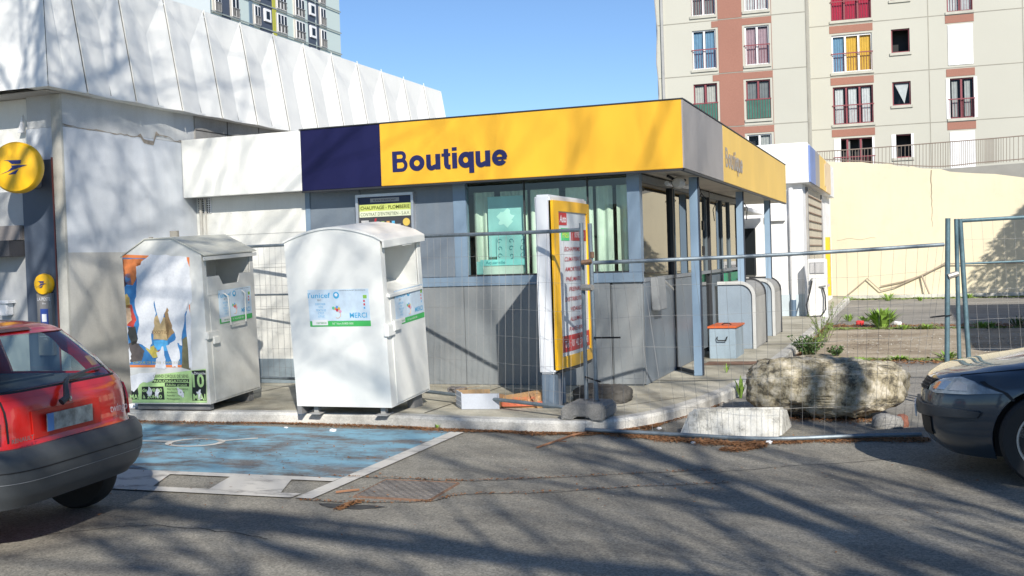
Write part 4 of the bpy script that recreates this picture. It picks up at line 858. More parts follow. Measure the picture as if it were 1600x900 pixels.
cc = q0.lerp(q0b, .52); mb = MB(); mb.tube([cc + Vector((-.06 + .10 * math.cos(a), .05 * math.sin(a), .01 * math.cos(a))) for a in [i * .524 for i in range(12)]], .006, 5, True); split(mb, 'cable_tie', BLACK, f4)

# ================================================================== BOULDER + CONCRETE BLOCK
def rockmat(name, lo_, mid_, hi_, sc=3.2):
    m, t, b = nodes(name); N = t.nodes; L = t.links; tc = N.new('ShaderNodeTexCoord')
    n1 = N.new('ShaderNodeTexNoise'); n1.inputs['Scale'].default_value = sc; n1.inputs['Detail'].default_value = 12; n1.inputs['Roughness'].default_value = .75; L.new(tc.outputs['Object'], n1.inputs['Vector'])
    r = N.new('ShaderNodeValToRGB'); L.new(n1.outputs['Fac'], r.inputs[0]); e = r.color_ramp.elements; e[0].position = .41; e[0].color = (*lo_, 1); e[1].position = .60; e[1].color = (*hi_, 1); x = e.new(.49); x.color = (*mid_, 1)
    L.new(r.outputs[0], b.inputs['Base Color']); b.inputs['Roughness'].default_value = .95
    n2 = N.new('ShaderNodeTexNoise'); n2.inputs['Scale'].default_value = 22; n2.inputs['Detail'].default_value = 10; n2.inputs['Roughness'].default_value = .7; L.new(tc.outputs['Object'], n2.inputs['Vector'])
    bn = N.new('ShaderNodeBump'); bn.inputs['Strength'].default_value = .9; bn.inputs['Distance'].default_value = .03; L.new(n2.outputs['Fac'], bn.inputs['Height']); L.new(bn.outputs[0], b.inputs['Normal'])
    return m
ROCK = rockmat('limestone with lichen', (.12, .105, .075), (.38, .33, .22), (.60, .55, .44), 6.5)
def boulder(cx, cy, z0, lx, ly, lz, seed=0, sub=6, amp=.09):
    bm = bmesh.new(); bmesh.ops.create_icosphere(bm, subdivisions=sub, radius=1)
    for v in bm.verts:
        c = v.co.copy(); s_ = lambda a, p: math.copysign(abs(a) ** p, a)
        d = Vector((s_(c.x, .60), s_(c.y, .62), s_(c.z, .62)))
        f_ = 1; m_ = min(lx, ly, lz)
        q_ = Vector((d.x * lx / 2, d.y * ly / 2, d.z * lz / 2)); w_ = q_ / m_ * 2 + Vector((seed, seed * 2, 0))
        nn = Vector((c.x / lx, c.y / ly, c.z / lz)).normalized()
        v.co = q_ + q_.normalized() * m_ * amp * (1.6 * noise.noise(w_ * .7) + .9 * noise.noise(w_ * 2) + .6 * noise.noise(w_ * 4.5) + .35 * abs(noise.noise(w_ * 8)))
        v.co.z = v.co.z + lz / 2 + z0; v.co.x += cx; v.co.y += cy
    mb = MB(); mb.v = [v.co.copy() for v in bm.verts]; mb.f = [tuple(x.index for x in f_.verts) for f_ in bm.faces]; mb.m = [0] * len(mb.f); bm.free(); return mb
o = boulder(-.84, 11.2, .04, 1.50, .84, .53).build('boulder', ROCK, smooth=True)
tag(o, 'large rough pale limestone boulder lying behind the leaning fence panel', 'boulder')
o = boulder(-1.35, 11.3, -.03, .3, .4, .16, 3, 4).build('stone', ROCK, smooth=True); tag(o, 'low stone wedged under the left end of the boulder', 'stone')
o = boulder(-.25, 10.55, -.03, .26, .16, .15, 5, 4).build('stone', CONCF, smooth=True); tag(o, 'small round grey stone on the asphalt right of the boulder', 'stone')
o = boulder(-.12, 10.62, -.02, .12, .12, .13, 8, 4).build('stone', M('brick lump', (.22, .09, .06), .9, bump=.4), smooth=True); tag(o, 'small reddish stone beside the small round grey stone', 'stone')
o = boulder(-3.12, 11.2, P - .05, .62, .5, .22, 11, 5).build('rubble_lump', M('dark rubble', (.075, .07, .062), .95, var=.3, vs_=9, bump=.5), smooth=True); tag(o, 'dark lump of rubble on the pavement behind the fence posts', 'rubble')
# concrete kerb block in front
mb = MB()
A_ = pz(1062, 684, 0); B_ = pz(1222, 684, 0)
zt_ = .235
mb.add([(A_.x - .02, A_.y, 0), (B_.x, B_.y - .08, 0), (B_.x + .04, B_.y + .55, 0), (A_.x + .05, A_.y + .6, 0), (A_.x + .06, A_.y + .16, zt_), (B_.x - .01, B_.y + .18, zt_ + .01), (B_.x + .0, B_.y + .42, zt_ - .02), (A_.x + .14, A_.y + .44, zt_ - .02)],
       [(0, 3, 2, 1), (4, 5, 6, 7), (0, 1, 5, 4), (1, 2, 6, 5), (2, 3, 7, 6), (3, 0, 4, 7)])
o = mb.build('concrete_block', rockmat('pale pitted concrete', (.34, .33, .29), (.60, .59, .53), (.70, .69, .63), 5), bevel=.025, smooth=True); tag(o, 'pale sloping concrete block lying in front of the left end of the boulder', 'concrete block')

# ================================================================== ENCLOSURES, CHEST, AIR MACHINE
def enclosure(y0, y1, x0, x1, zt, label):
    t_ = thing('rounded_enclosure', label, 'enclosure', ((x0 + x1) / 2, y0, P), group='rounded metal enclosures beside the shop')
    def prof(r_, ins=0):
        xa, xb, zb = x0, x1 - ins, zt - ins; pts = [(xa, P), (xb, P)]
        pts += [(xb - r_ + r_ * math.cos(a), zb - r_ + r_ * math.sin(a)) for a in [i * math.pi / 16 for i in range(9)]] + [(xa, zb)]; return pts
    mb = MB(); mb.prism([(x, y0 + .03, z) for x, z in prof(.20, .03)], (0, .02, 0)); mb.build('front_sheet', M('enclosure blue grey', (.27, .335, .40), .5, var=.08, streak=.2), t_)
    mb = MB(); o1, i1 = prof(.24), prof(.19, .05); 
    k0 = len(o1); vs_ = [(x, y0, z) for x, z in o1] + [(x, y0, z) for x, z in i1] + [(x, y0 + .05, z) for x, z in o1] + [(x, y0 + .05, z) for x, z in i1]
    fs = []
    for i in range(1, k0 - 1): fs += [(i, i + 1, k0 + i + 1, k0 + i), (2 * k0 + i, 3 * k0 + i, 3 * k0 + i + 1, 2 * k0 + i + 1), (i, 2 * k0 + i, 2 * k0 + i + 1, i + 1), (k0 + i, k0 + i + 1, 3 * k0 + i + 1, 3 * k0 + i)]
    mb.add(vs_, fs); mb.build('trim', M('enclosure trim', (.52, .53, .52), .5), t_)
    mb = MB(); pr = prof(.23, .012)[1:]; vs_ = []
    for x, z in pr: vs_ += [(x, y0 + .05, z), (x, y1, z)]
    mb.add(vs_, [(2 * i, 2 * i + 1, 2 * i + 3, 2 * i + 2) for i in range(len(pr) - 1)])
    mb.build('cover', M('enclosure side metal', (.34, .34, .33), .5, metal=.2, var=.1, streak=.35, dcol=(.2, .2, .18)), t_)
    mb = MB()
    for k in range(14): y = y0 + .1 + (y1 - y0 - .15) * k / 13; mb.box(x1 - .014, x1 - .004, y, y + .02, P + .02, zt - .26)
    mb.build('side_rib', M('enclosure rib', (.28, .28, .27), .5), t_)
    mb = MB(); mb.tube([(x, y1 - .03, z) for x, z in prof(.24)[1:]], .015, 6); mb.build('rear_edge', DARKM, t_)
    return t_
enclosure(17.45, 18.75, -2.92, -2.33, 1.19, 'rounded grey metal enclosure with white trim, behind the chest with the orange lid')
enclosure(20.1, 21.1, -2.92, -2.34, 1.16, 'rounded grey metal enclosure farthest from the camera beside the white wall')
ch = thing('storage_chest', 'small blue grey metal chest with an orange lid standing on the pavement', 'chest', (-2.6, 16.1, P))
cx0, cx1 = -2.80, -2.42
mb = MB(); mb.box(cx0, cx1, 15.9, 16.7, P - .02, .555); mb.build('body', M('chest paint', (.30, .385, .45), .5, var=.1, vs_=4, streak=.25, dirt=.2), ch, bevel=.008)
mb = MB(); mb.box(cx0 - .02, cx1 + .02, 15.88, 16.72, .557, .585); mb.build('lid', ORANGE, ch, bevel=.004)
mb = MB(); mb.tube([(-2.68, 15.9, .43), (-2.68, 15.86, .42), (-2.67, 15.86, .38), (-2.55, 15.86, .38), (-2.54, 15.86, .42), (-2.54, 15.9, .43)], .009, 6); mb.build('handle', BLACK, ch)
mb = MB(); mb.tube([(-2.66, 16.2, .59), (-2.62, 16.2, .61), (-2.56, 16.2, .61), (-2.52, 16.2, .59)], .008, 6); mb.build('lid_handle', BLACK, ch)
o = MB().box(-2.9, -2.88, 18.9, 19.7, 1.2, 1.42); 
gp = MB(); ga, gb = pX(1135, 427, -2.80), pX(1158, 441, -2.80); gp.box(-2.84, -2.80, ga.y, gb.y, gb.z, ga.z)
tag(gp.build('green_board', M('green board', (.03, .24, .13), .5)), 'small dark green board behind the top of the nearer rounded enclosure', 'board')
mat_ = MB(); mat_.quad((-2.75, 14.9, P + .004), (-1.95, 15.0, P + .004), (-1.95, 15.45, P + .004), (-2.72, 15.4, P + .004)); struct('rust_stained_patch', mat_, M('rust stained concrete', (.24, .14, .09), .9, var=.3, vs_=5, dirt=.5))
# air and water machine
am = thing('tyre_air_machine', 'white air and water machine with black hoses standing before the white wall', 'air machine', (-2.05, 25.9, P))
mb = MB(); mb.box(-2.25, -1.83, 25.75, 26.05, .02, 1.44); mb.build('cabinet', M('machine white', (.78, .78, .76), .5, streak=.2), am, bevel=.02)
mb = MB(); mb.box(-2.20, -1.88, 25.735, 25.75, 1.10, 1.36); g = mb.build('grille', M('machine grille', (.25, .25, .26), .6), am)
mb = MB()
for k in range(12): mb.box(-2.19 + k * .026, -2.18 + k * .026, 25.72, 25.735, 1.12, 1.34)
mb.build('slat', WPVC, g)
mb = MB()
mb.tube([(-2.14, 25.68, .98), (-2.2, 25.66, .7), (-2.28, 25.62, .4), (-2.24, 25.6, .14), (-2.1, 25.6, P + .02), (-1.95, 25.6, P + .03), (-1.86, 25.64, .3), (-1.87, 25.68, .6), (-1.92, 25.7, .78)], .016, 6)
mb.build('hose', BLACK, am, smooth=True)
mb = MB(); mb.tube([(-2.14, 25.75, 1.0), (-2.14, 25.64, 1.0), (-2.14, 25.64, .94)], .02, 6); mb.tube([(-2.0, 25.75, .8), (-1.85, 25.66, .82)], .02, 6); mb.box(-1.81, -1.78, 25.8, 25.9, .8, .86); mb.build('nozzle', M('nozzle', (.4, .4, .38), .5), am)

# ---- rear white building
wb = thing('rear_white_building', 'small white building with roller shutter and faded fascia beyond the shop', 'building', (-4, 28, 0))
rx = -2.36
mb = MB(); mb.box(-8.5, rx, 26.2, 35.5, 0, 3.2); mb.build('wall', M('bright white wall', (.80, .80, .79), .8, streak=.1, dcol=(.55, .54, .5)), wb)
mb = MB(); mb.box(-8.5, rx + .16, 26.0, 34.8, 3.2, 4.12); mb.build('parapet', M('bright white wall', (.80, .80, .79)), wb, bevel=.01)
mb = MB(); mb.box(rx + .162, rx + .20, 26.15, 27.6, 3.22, 4.06); mb.build('blue_fascia', M('faded blue fascia', (.16, .24, .50), .5, streak=.2), wb)
mb = MB(); mb.box(rx + .162, rx + .198, 27.61, 28.9, 3.22, 4.06); mb.build('grey_fascia', GREYF, wb)
mb = MB(); mb.box(rx + .162, rx + .20, 28.91, 32.9, 3.22, 4.06); mb.build('yellow_fascia', YELF, wb)
mb = MB(); mb.box(rx + .20, rx + .205, 30.5, 31.0, 3.35, 3.95); mb.box(rx + .20, rx + .205, 31.0, 32.8, 3.22, 4.05); split(mb, 'fascia_mark', M('faded pinkish mark', (.78, .60, .38), .6), wb)
mb = MB(); mb.box(rx - .0, rx + .02, 27.2, 31.3, .9, 3.15)
sh = mb.build('roller_shutter', M('shutter cream', (.58, .52, .40), .6), wb)
mb = MB()
for k in range(11): mb.box(rx + .02, rx + .05, 27.2, 31.3, .95 + k * .2, .975 + k * .2)
mb.build('shutter_ridge', M('shutter brown', (.25, .16, .12), .6), sh)
mb = MB(); mb.box(rx + .002, rx + .05, 27.0, 27.18, .1, 3.15); mb.box(rx + .002, rx + .05, 31.32, 31.5, .1, 3.15); split(mb, 'shutter_guide', GREYC, wb)
mb = MB(); mb.box(rx, rx + .12, 33.0, 33.3, .3, 2.0); mb.build('yellow_post', YEL, wb)
mb = MB(); mb.tube([(-2.62, 26.12, .1), (-2.62, 26.12, 3.1)], .05); mb.build('downpipe', WPVC, wb)
mb = MB(); mb.tube([(-2.62, 26.12, .02), (-2.62, 26.12, .5)], .065); mb.build('pipe_shoe', M('shoe blue', (.10, .16, .24), .6), wb)
mb = MB(); mb.box(-8.5, rx + .004, 26.17, 26.199, P, .62); mb.build('plinth', M('pale blue plinth', (.50, .58, .62), .7), wb)
mb = MB(); mb.box(-3.2, -2.75, 26.1, 26.2, 2.35, 2.5); mb.box(-4.2, -3.2, 22.95, 26.0, 2.5, 2.58); split(mb, 'canopy_strip', WPVC, wb)
mb = MB(); mb.box(-3.9, -3.45, 26.12, 26.19, 1.1, 2.2); mb.build('dark_window', DKGL, wb)

# ================================================================== BACK: cream retaining wall, slope wall, railing
yw = thing('cream_retaining_wall', 'long cream painted retaining wall with stains at the back of the yard', 'wall', (0, 37.3, 0))
mb = MB(); Yw = 37.3
tops = [(-2.9, 4.55), (-1.2, 4.40), (-.3, 4.25), (.63, 4.09), (3.3, 3.69), (12, 2.6)]
pts = [(-2.9, Yw, 0)] + [(12, Yw, 0)] + [(x, Yw, z + random.uniform(-.03, .03)) for x, z in reversed(smooth_edge(tops, 6))]
mb.prism(pts, (0, .3, 0)); mb.build('panel', YWALL, yw)
mb = MB(); mb.tube([(.62 + random.uniform(-.015, .015), Yw - .002, z) for z in [4.05 - i * .12 for i in range(16)]], [.018 - .0008 * i for i in range(16)], 4); mb.tube([(x, Yw - .002, 1.95 + .03 * math.sin(x * 9)) for x in [-2.3 + i * .15 for i in range(9)]], .006, 4); mb.build('stain_crack', M('stain', (.33, .28, .20), .9), yw)
mb = MB(); mb.box(-2.3, 12, Yw - .35, Yw - .01, 0, .12); mb.build('plinth', KERB, yw)
cbp = thing('loose_pipe', 'rusty pipe and cable sagging along the foot of the cream wall', 'pipe', (-1, 37, 1))
mb = MB(); mb.tube([pY(a_, b_, 37.2) for a_, b_ in ((1318, 466), (1335, 452), (1355, 435), (1376, 454), (1400, 448), (1440, 430), (1478, 412), (1600, 411))], .02, 6); mb.tube([pY(a_, b_, 37.22) for a_, b_ in ((1376, 447), (1410, 440), (1445, 429), (1478, 410))], .02, 6)
mb.tube([pY(1440, 430, 37.2), pY(1455, 466, 37.0)], .03, 6); mb.build('pipe', M('pipe brown', (.36, .30, .23), .8), cbp)
gw = thing('grey_street_wall', 'low grey concrete street wall rising to the right above the cream wall', 'wall', (4, 39, 3))
mb = MB(); mb.prism([(-4, 38.6, 2), (14, 38.6, 2), (14, 38.6, 4.85), (3.4, 38.6, 4.20), (.65, 38.6, 4.14), (-4, 38.6, 4.62)], (0, .25, 0)); mb.build('panel', M('street wall grey', (.28, .275, .25), .9, var=.1), gw)
rl = thing('street_railing', 'thin dark metal railing running along the top of the grey street wall', 'railing', (0, 38.8, 4.2))
rb_ = poly_fn([pY(a_, b_, 38.7) for a_, b_ in ((1262, 251), (1340, 254), (1455, 263), (1530, 257), (1600, 251), (1900, 225))]); rt_ = poly_fn([pY(a_, b_, 38.7) for a_, b_ in ((1262, 238), (1340, 233), (1455, 224), (1530, 218), (1600, 212), (1900, 184))])
mb = MB()
for i in range(105): t_ = i / 104; mb.tube([rb_(t_), rt_(t_) + Vector((0, 0, .0))], .009, 4)
mb.build('baluster', M('rail brown', (.26, .21, .17), .6), rl)
mb = MB(); mb.tube([rt_(i / 20) for i in range(21)], .02, 5); mb.tube([rb_(i / 20) + Vector((0, 0, .06)) for i in range(21)], .018, 5); split(mb, 'rail', M('rail brown', (.26, .21, .17), .6), rl)
sheet('upper_street', [(-30, 38.85), (30, 38.85), (30, 54), (-30, 54)], 3.9, ASPH)

# ================================================================== APARTMENT BLOCK
ab = thing('apartment_block', 'tall beige apartment block with brick red panels and mixed curtains behind the cream wall', 'apartment building', (-6, 57, 0))
fd = Vector((math.cos(R(2.8)), math.sin(R(2.8)), 0)); fn_ = Vector((fd.y, -fd.x, 0)); UP = Vector((0, 0, 1))
pL = pY(1262, 104, 56); pR0 = pL - fn_ * 3.9
class Fac:
    def __init__(s, p0): s.p0 = p0
    def sz(s, px, py): p_ = pP(px, py, s.p0, fn_); return (p_ - s.p0).dot(fd), p_.z
    def pt(s, a_, z, d=0): q_ = s.p0 + fd * a_ + fn_ * d; return Vector((q_.x, q_.y, z))
    def box(s, mb, a0, a1, z0, z1, d0, d1):
        mb.obox(s.pt(a0, z0, d0), fd * (a1 - a0), fn_ * (d1 - d0), UP * (z1 - z0))
FLt, FRt = Fac(pL), Fac(pR0)
aL0 = FLt.sz(1027, 100)[0]; aR1 = FRt.sz(1900, 100)[0]; aR0 = FRt.sz(1275, 100)[0]
zL = FLt.sz(1262, 104)[1]; hF = zL - FLt.sz(1262, 190)[1]
ZTOP = zL + hF * 4
def wallwin(F, a0, a1, z0, z1, cuts, mat_, name):
    """wall sheet with real rectangular openings"""
    xs = sorted({a0, a1} | {c[0] for c in cuts} | {c[1] for c in cuts}); zs = sorted({z0, z1} | {c[2] for c in cuts} | {c[3] for c in cuts}); mb = MB()
    xs = [x for x in xs if a0 <= x <= a1]; zs = [z for z in zs if z0 <= z <= z1]
    for i in range(len(xs) - 1):
        run = None
        for j in range(len(zs) - 1):
            cx, cz = (xs[i] + xs[i + 1]) / 2, (zs[j] + zs[j + 1]) / 2
            if any(c[0] < cx < c[1] and c[2] < cz < c[3] for c in cuts): continue
            F.box(mb, xs[i], xs[i + 1], zs[j], zs[j + 1], -.25, 0)
    return mb.build(name, mat_, ab)
def winset(F, pxs, top, bot, row0_line_px):
    pass
# floors measured at the facade corner of each wing
def floors(F, lx, y0, y1, n0, n1):
    za = F.sz(lx, y0)[1]; hb = za - F.sz(lx, y1)[1]; return [za + hb * k for k in range(n0, n1)], hb
wins = []   # (F, a0,a1,z0,z1,type)
def colwins(F, px0, px1, ytop, ybot, pyref, period, rows):
    """px columns at reference row; rows = list of (row offset, type)"""
    a0, a1 = F.sz(px0, ytop)[0], F.sz(px1, ytop)[0]; z1 = F.sz((px0 + px1) / 2, ytop)[1]; z0 = F.sz((px0 + px1) / 2, ybot)[1]
    for k, ty in rows: wins.append((F, a0, a1, z0 + k * period, z1 + k * period, ty))
colwins(FLt, 1081, 1118, 47, 108, 0, hF, [(2, 'w2'), (1, 'w2o'), (0, 'w2b'), (-1, 'm2c'), (-2, 'm2d'), (-3, 'w2')])
colwins(FLt, 1163, 1201, 40, 101, 0, hF, [(2, 'w2'), (1, 'w2w'), (0, 'w2p'), (-1, 'm2g'), (-2, 'w2'), (-3, 'w2')])
colwins(FRt, 1299, 1362, 53, 112, 0, hF, [(2, 'm3'), (1, 'm3r'), (0, 'w3y'), (-1, 'm3c'), (-2, 'm3d'), (-3, 'm3')])
colwins(FRt, 1392, 1421, 45, 82, 0, hF, [(2, 's'), (1, 's'), (0, 'so'), (-1, 'sv'), (-2, 'ss'), (-3, 's')])
colwins(FRt, 1480, 1520, 38, 101, 0, hF, [(2, 'm2'), (1, 'm2w'), (0, 'sh'), (-1, 'm2l'), (-2, 'sh'), (-3, 'sh')])
colwins(FRt, 1650, 1690, 25, 88, 0, hF, [(k, 'm2') for k in (2, 1, 0, -1, -2, -3)])
colwins(FRt, 1760, 1820, 15, 74, 0, hF, [(k, 'm3') for k in (2, 1, 0, -1, -2, -3)])
cL = [(w_[1], w_[2], w_[3], w_[4]) for w_ in wins if w_[0] is FLt]; cR = [(w_[1], w_[2], w_[3], w_[4]) for w_ in wins if w_[0] is FRt]
zb_ = 3.5
wallwin(FLt, aL0, 0, zb_, ZTOP, cL, BEB, 'left_wall'); wallwin(FRt, aR0 - 1.5, aR1, zb_, ZTOP, cR, BEB, 'right_wall')
mb = MB(); mb.obox(FLt.pt(-.25, zb_, -.25), fd * .25, -fn_ * 3.7, UP * (ZTOP - zb_)); mb.build('return_wall', BEB, ab)
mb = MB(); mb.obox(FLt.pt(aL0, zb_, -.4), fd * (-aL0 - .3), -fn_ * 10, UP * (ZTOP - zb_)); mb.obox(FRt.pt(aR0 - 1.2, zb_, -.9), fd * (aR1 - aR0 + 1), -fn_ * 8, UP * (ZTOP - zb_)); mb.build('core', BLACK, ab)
mb = MB(); FLt.box(mb, aL0 - .3, .02, ZTOP, ZTOP + .3, -10, .05); FRt.box(mb, aR0, aR1, ZTOP, ZTOP + .3, -10, .05); split(mb, 'roof', GREYC, ab)
# joints
JM = M('facade joint', (.30, .285, .24), .9)
mb = MB(); jz = [zL + hF * k for k in range(-3, 4)]
rz0 = FRt.sz(1275, 122.5)[1]
def segs(a0, a1, cuts_a):
    out = []; x = a0
    for c0_, c1_ in sorted(cuts_a): out.append((x, c0_)); x = c1_
    out.append((x, a1)); return out
for z in jz: FLt.box(mb, aL0, 0, z - .02, z + .02, .0, .012)
for k in range(-2, 4): FRt.box(mb, aR0 - 1, aR1, rz0 + k * hF - .02, rz0 + k * hF + .02, 0, .012)
for px_ in (1452, 1600): a_ = FRt.sz(px_, 120)[0]; FRt.box(mb, a_ - .02, a_ + .02, zb_, ZTOP, 0, .011)
FLt.box(mb, -.05, .02, zb_, ZTOP, 0, .03); split(mb, 'joint', JM, ab)
# brick red strips
mb = MB()
bx0, bx1 = FLt.sz(1112, 60)[0], FLt.sz(1206, 60)[0]
wa = [(w_[1] - .12, w_[2] + .12, w_[3] - .35, w_[4] + .08) for w_ in wins if w_[0] is FLt]
xs = [bx0] + sorted({x for c in wa for x in c[:2] if bx0 < x < bx1}) + [bx1]
for z in jz + [ZTOP]:
    for i in range(len(xs) - 1):
        cx = (xs[i] + xs[i + 1]) / 2
        blk = [c for c in wa if c[0] < cx < c[1]]
        lo_, hi_ = z - hF + .03, z - .03
        cur = lo_
        for c in sorted(blk, key=lambda c: c[2]):
            if c[3] < lo_ or c[2] > hi_: continue
            if c[2] > cur: FLt.box(mb, xs[i], xs[i + 1], cur, min(c[2], hi_), 0, .02)
            cur = max(cur, c[3])
        if cur < hi_: FLt.box(mb, xs[i], xs[i + 1], cur, hi_, 0, .02)
for w_ in wins:
    if w_[0] is FRt and w_[2] - w_[1] > 1.05: FRt.box(mb, w_[1] - .1, w_[2] + .05, w_[4] + .1, w_[4] + .48, 0, .02)
split(mb, 'brick_red_panel', BROWN, ab)
CUR = {'c': (.62, .60, .52), 'r': (.55, .02, .06), 'b': (.20, .36, .50), 'p': (.50, .34, .36), 'y': (.85, .50, .06), 'w': (.75, .75, .72), 'g': (.16, .18, .17), 'l': (.5, .5, .46), 'd': (.05, .05, .05), 'x': (.25, .26, .25)}
CM = {k: flat('curtain ' + k, v, .8, var=.1, vs_=6) for k, v in CUR.items()}
WGL = glass('apartment glass', (.75, .78, .8), 1.35)
for F, a0, a1, z0, z1, ty in wins:
    wd = a1 - a0
    if ty == 'sh':   # closed white shutters
        mb = MB(); F.box(mb, a0 + .01, a1 - .01, z0, z1, -.06, .03)
        for k in range(9): F.box(mb, a0 + .03 + wd * k / 9, a0 + .05 + wd * k / 9, z0 + .02, z1 - .02, .03, .04)
        mb.build('shutter', WPVC, ab); continue
    fm_ = WPVC if ty[0] == 'w' else MAROON
    mb = MB(); t_ = .06
    n_ = 3 if '3' in ty else (2 if '2' in ty else 1)
    F.box(mb, a0, a1, z0, z0 + t_, -.14, -.08); F.box(mb, a0, a1, z1 - t_ * (1.5 if ty == 'w3y' else 1), z1, -.14, -.08)
    F.box(mb, a0, a0 + t_, z0 + t_, z1 - t_, -.14, -.08); F.box(mb, a1 - t_, a1, z0 + t_, z1 - t_, -.14, -.08)
    for k in range(1, n_): F.box(mb, a0 + wd * k / n_ - t_ * .8, a0 + wd * k / n_ + t_ * .8, z0 + t_, z1 - t_, -.14, -.08)
    wf = mb.build('window', fm_, ab)
    mb = MB(); F.box(mb, a0 - .08, a1 + .08, z0 - .14, z0 - .003, -.02, .07); mb.build('sill', M('window sill', (.45, .44, .38), .9), wf)
    if ty not in ('so', 'ss', 'm2d', 'm3d'):
        mb = MB(); mb.quad(F.pt(a0 + t_, z0 + t_, -.11), F.pt(a1 - t_, z0 + t_, -.11), F.pt(a1 - t_, z1 - t_, -.11), F.pt(a0 + t_, z1 - t_, -.11)); mb.build('pane', WGL, wf)
    if ty[0] != 's':   # balcony rail
        mb = MB(); rm = MAROON
        F.box(mb, a0 - .04, a1 + .04, z0 + .95, z0 + 1.0, .02, .05)
        for k in range(int(wd / .13) + 1): F.box(mb, a0 + .02 + k * .13, a0 + .035 + k * .13, z0 + .02, z0 + .95, .03, .045)
        mb.build('guard_rail', rm, wf)
    c_ = ty[-1]
    def cur(b0, b1, zz0, zz1, m_): 
        mb = MB(); k2 = max(4, int((b1 - b0) / .06)); vs_ = []
        for i in range(k2 + 1): a_ = b0 + (b1 - b0) * i / k2; d_ = -.20 - .02 * (i % 2); vs_ += [F.pt(a_, zz0, d_), F.pt(a_, zz1, d_)]
        mb.add(vs_, [(2 * i, 2 * i + 2, 2 * i + 3, 2 * i + 1) for i in range(k2)]); mb.build('curtain', m_, wf)
    def cell(k): return a0 + wd * k / n_ + t_, a0 + wd * (k + 1) / n_ - t_
    if ty == 'w3y':
        cur(*cell(0), z0 + .05, z1 - .1, CM['b']); cur(*cell(1), z0 + .05, z1 - .1, CM['y']); cur(*cell(2), z0 + .05, z1 - .1, CM['y'])
    elif ty == 'm3r':
        for k in range(3): cur(*cell(k), z0 + .05, z1 - .08, CM['r'])
    elif ty == 'm3c':
        for k in range(3): b0, b1 = cell(k); cur(b0 + .05, b1 - .1, z0 + .08, z1 - .1, CM['w'])
    elif ty == 'm3d':
        cur(a0 + wd * .30, a0 + wd * .40, z0, z1, CM['x']); cur(a0 + wd * .62, a0 + wd * .70, z0, z1, CM['x'])
        mb = MB(); F.box(mb, a0 - .0, a0 + wd * .17, z0, z1, -.05, .03); F.box(mb, a1 - .1, a1, z0, z1, -.05, .03); split(mb, 'shutter', WPVC, wf)
    elif ty == 'sv':
        m_ = CM['w']; mb = MB(); mb.add([F.pt(a0 + .12, z1 - .1, -.2), F.pt(a1 - .1, z1 - .1, -.2), F.pt(a1 - .35 * wd, z0 + .1, -.2)], [(0, 1, 2)]); mb.build('curtain', m_, wf)
    elif ty == 'ss':
        mb = MB(); F.box(mb, a0 - .1, a0 + .12, z0, z1, -.0, .03); F.box(mb, a1 - .04, a1 + .08, z0, z1, .0, .03); split(mb, 'shutter', WPVC, wf)
    elif ty == 'm2g':
        for k in range(2): cur(*cell(k), z0 + .9, z1 - .1, CM['x'])
        mb = MB(); F.box(mb, a0 + .02, a1 - .02, z0 + .03, z0 + .94, .01, .02); mb.build('balcony_cloth', flat('green cloth', (.04, .14, .11), .8, var=.2), wf)
    elif ty == 'm2c':
        for k in range(2): b0, b1 = cell(k); cur(b0, b1 - .04, z0 + .9, z1 - .1, CM['c'])
        mb = MB(); F.box(mb, a0 + .02, a1 - .02, z0 + .03, z0 + .94, .01, .02); mb.build('balcony_cloth', flat('green cloth', (.04, .14, .11), .8, var=.2), wf)
    elif ty == 'm2l':
        for k in range(2): b0, b1 = cell(k); cur(b0 + .1, b1 - .12, z0 + .1, z1 - .12, CM['l'])
        mb = MB(); F.box(mb, a0 - .12, a0 + .06, z0, z1, .0, .03); F.box(mb, a1 - .02, a1 + .14, z0, z1, .0, .03); split(mb, 'shutter', WPVC, wf)
    elif c_ in CM and n_ > 1 and c_ != 'd':
        for k in range(n_): b0, b1 = cell(k); cur(b0, b1, z0 + .05, z1 - .1, CM[c_])
    elif n_ > 1:
        for k in range(n_):
            if random.random() < .6: b0, b1 = cell(k); cur(b0, b1, z0 + .05, z1 - .1, CM[random.choice('cwxl')])
mb = MB(); mb.obox(FLt.pt(aL0 + .25, zb_, .0), fd * .12, fn_ * .12, UP * (ZTOP - zb_)); mb.tube([FLt.pt(aL0 + .02 + .05 * math.sin(i * 1.7), zb_ + i * .8, .06) for i in range(int((ZTOP - zb_) / .8))], .03, 5); mb.build('downpipe', M('pipe grey', (.35, .35, .34), .6), ab)

# ================================================================== TOWER at left
tw = thing('tower_block', 'distant pale grey green tower block with navy panels and a lime strip', 'apartment building', (-80, 115, 0))
TX = -75.0
def ty_(px, py): q_ = pX(px, py, TX); return q_.y, q_.z
zr = ty_(440, 24)[1]; per = zr - ty_(440, 60)[1]
TZ0, TZ1 = zr - per * 14, zr + per * 8
TY1 = ty_(532, 60)[0]; TY0 = ty_(315, 20)[0]
tc_ = [(334.5, 344), (361, 372), (396, 405), (431.5, 446), (460, 474), (499, 507)]
cuts = []
rows_ = range(-2, 5)
for p0_, p1_ in tc_:
    y0, y1 = ty_(p0_, 30)[0], ty_(p1_, 30)[0]
    for k in rows_: cuts.append((y0, y1, zr - .78 * per + k * per, zr + k * per))
mb = MB(); mb.box(TX - 14, TX, TY0, TY1, TZ0, TZ1); mb.build('wall', TWALL, tw)
mb = MB(); mb.box(TX - 16, TX + 1.2, TY0 - 26, TY0, TZ0, TZ1 - per * 2.0); mb.build('side_wing', TWALL2, tw)
mb = MB()
for p0_, p1_ in ((347.5, 360), (406.5, 425), (481, 492), (494.5, 498)): mb.box(TX, TX + .1, ty_(p0_, 40)[0], ty_(p1_, 40)[0], TZ0, TZ1)
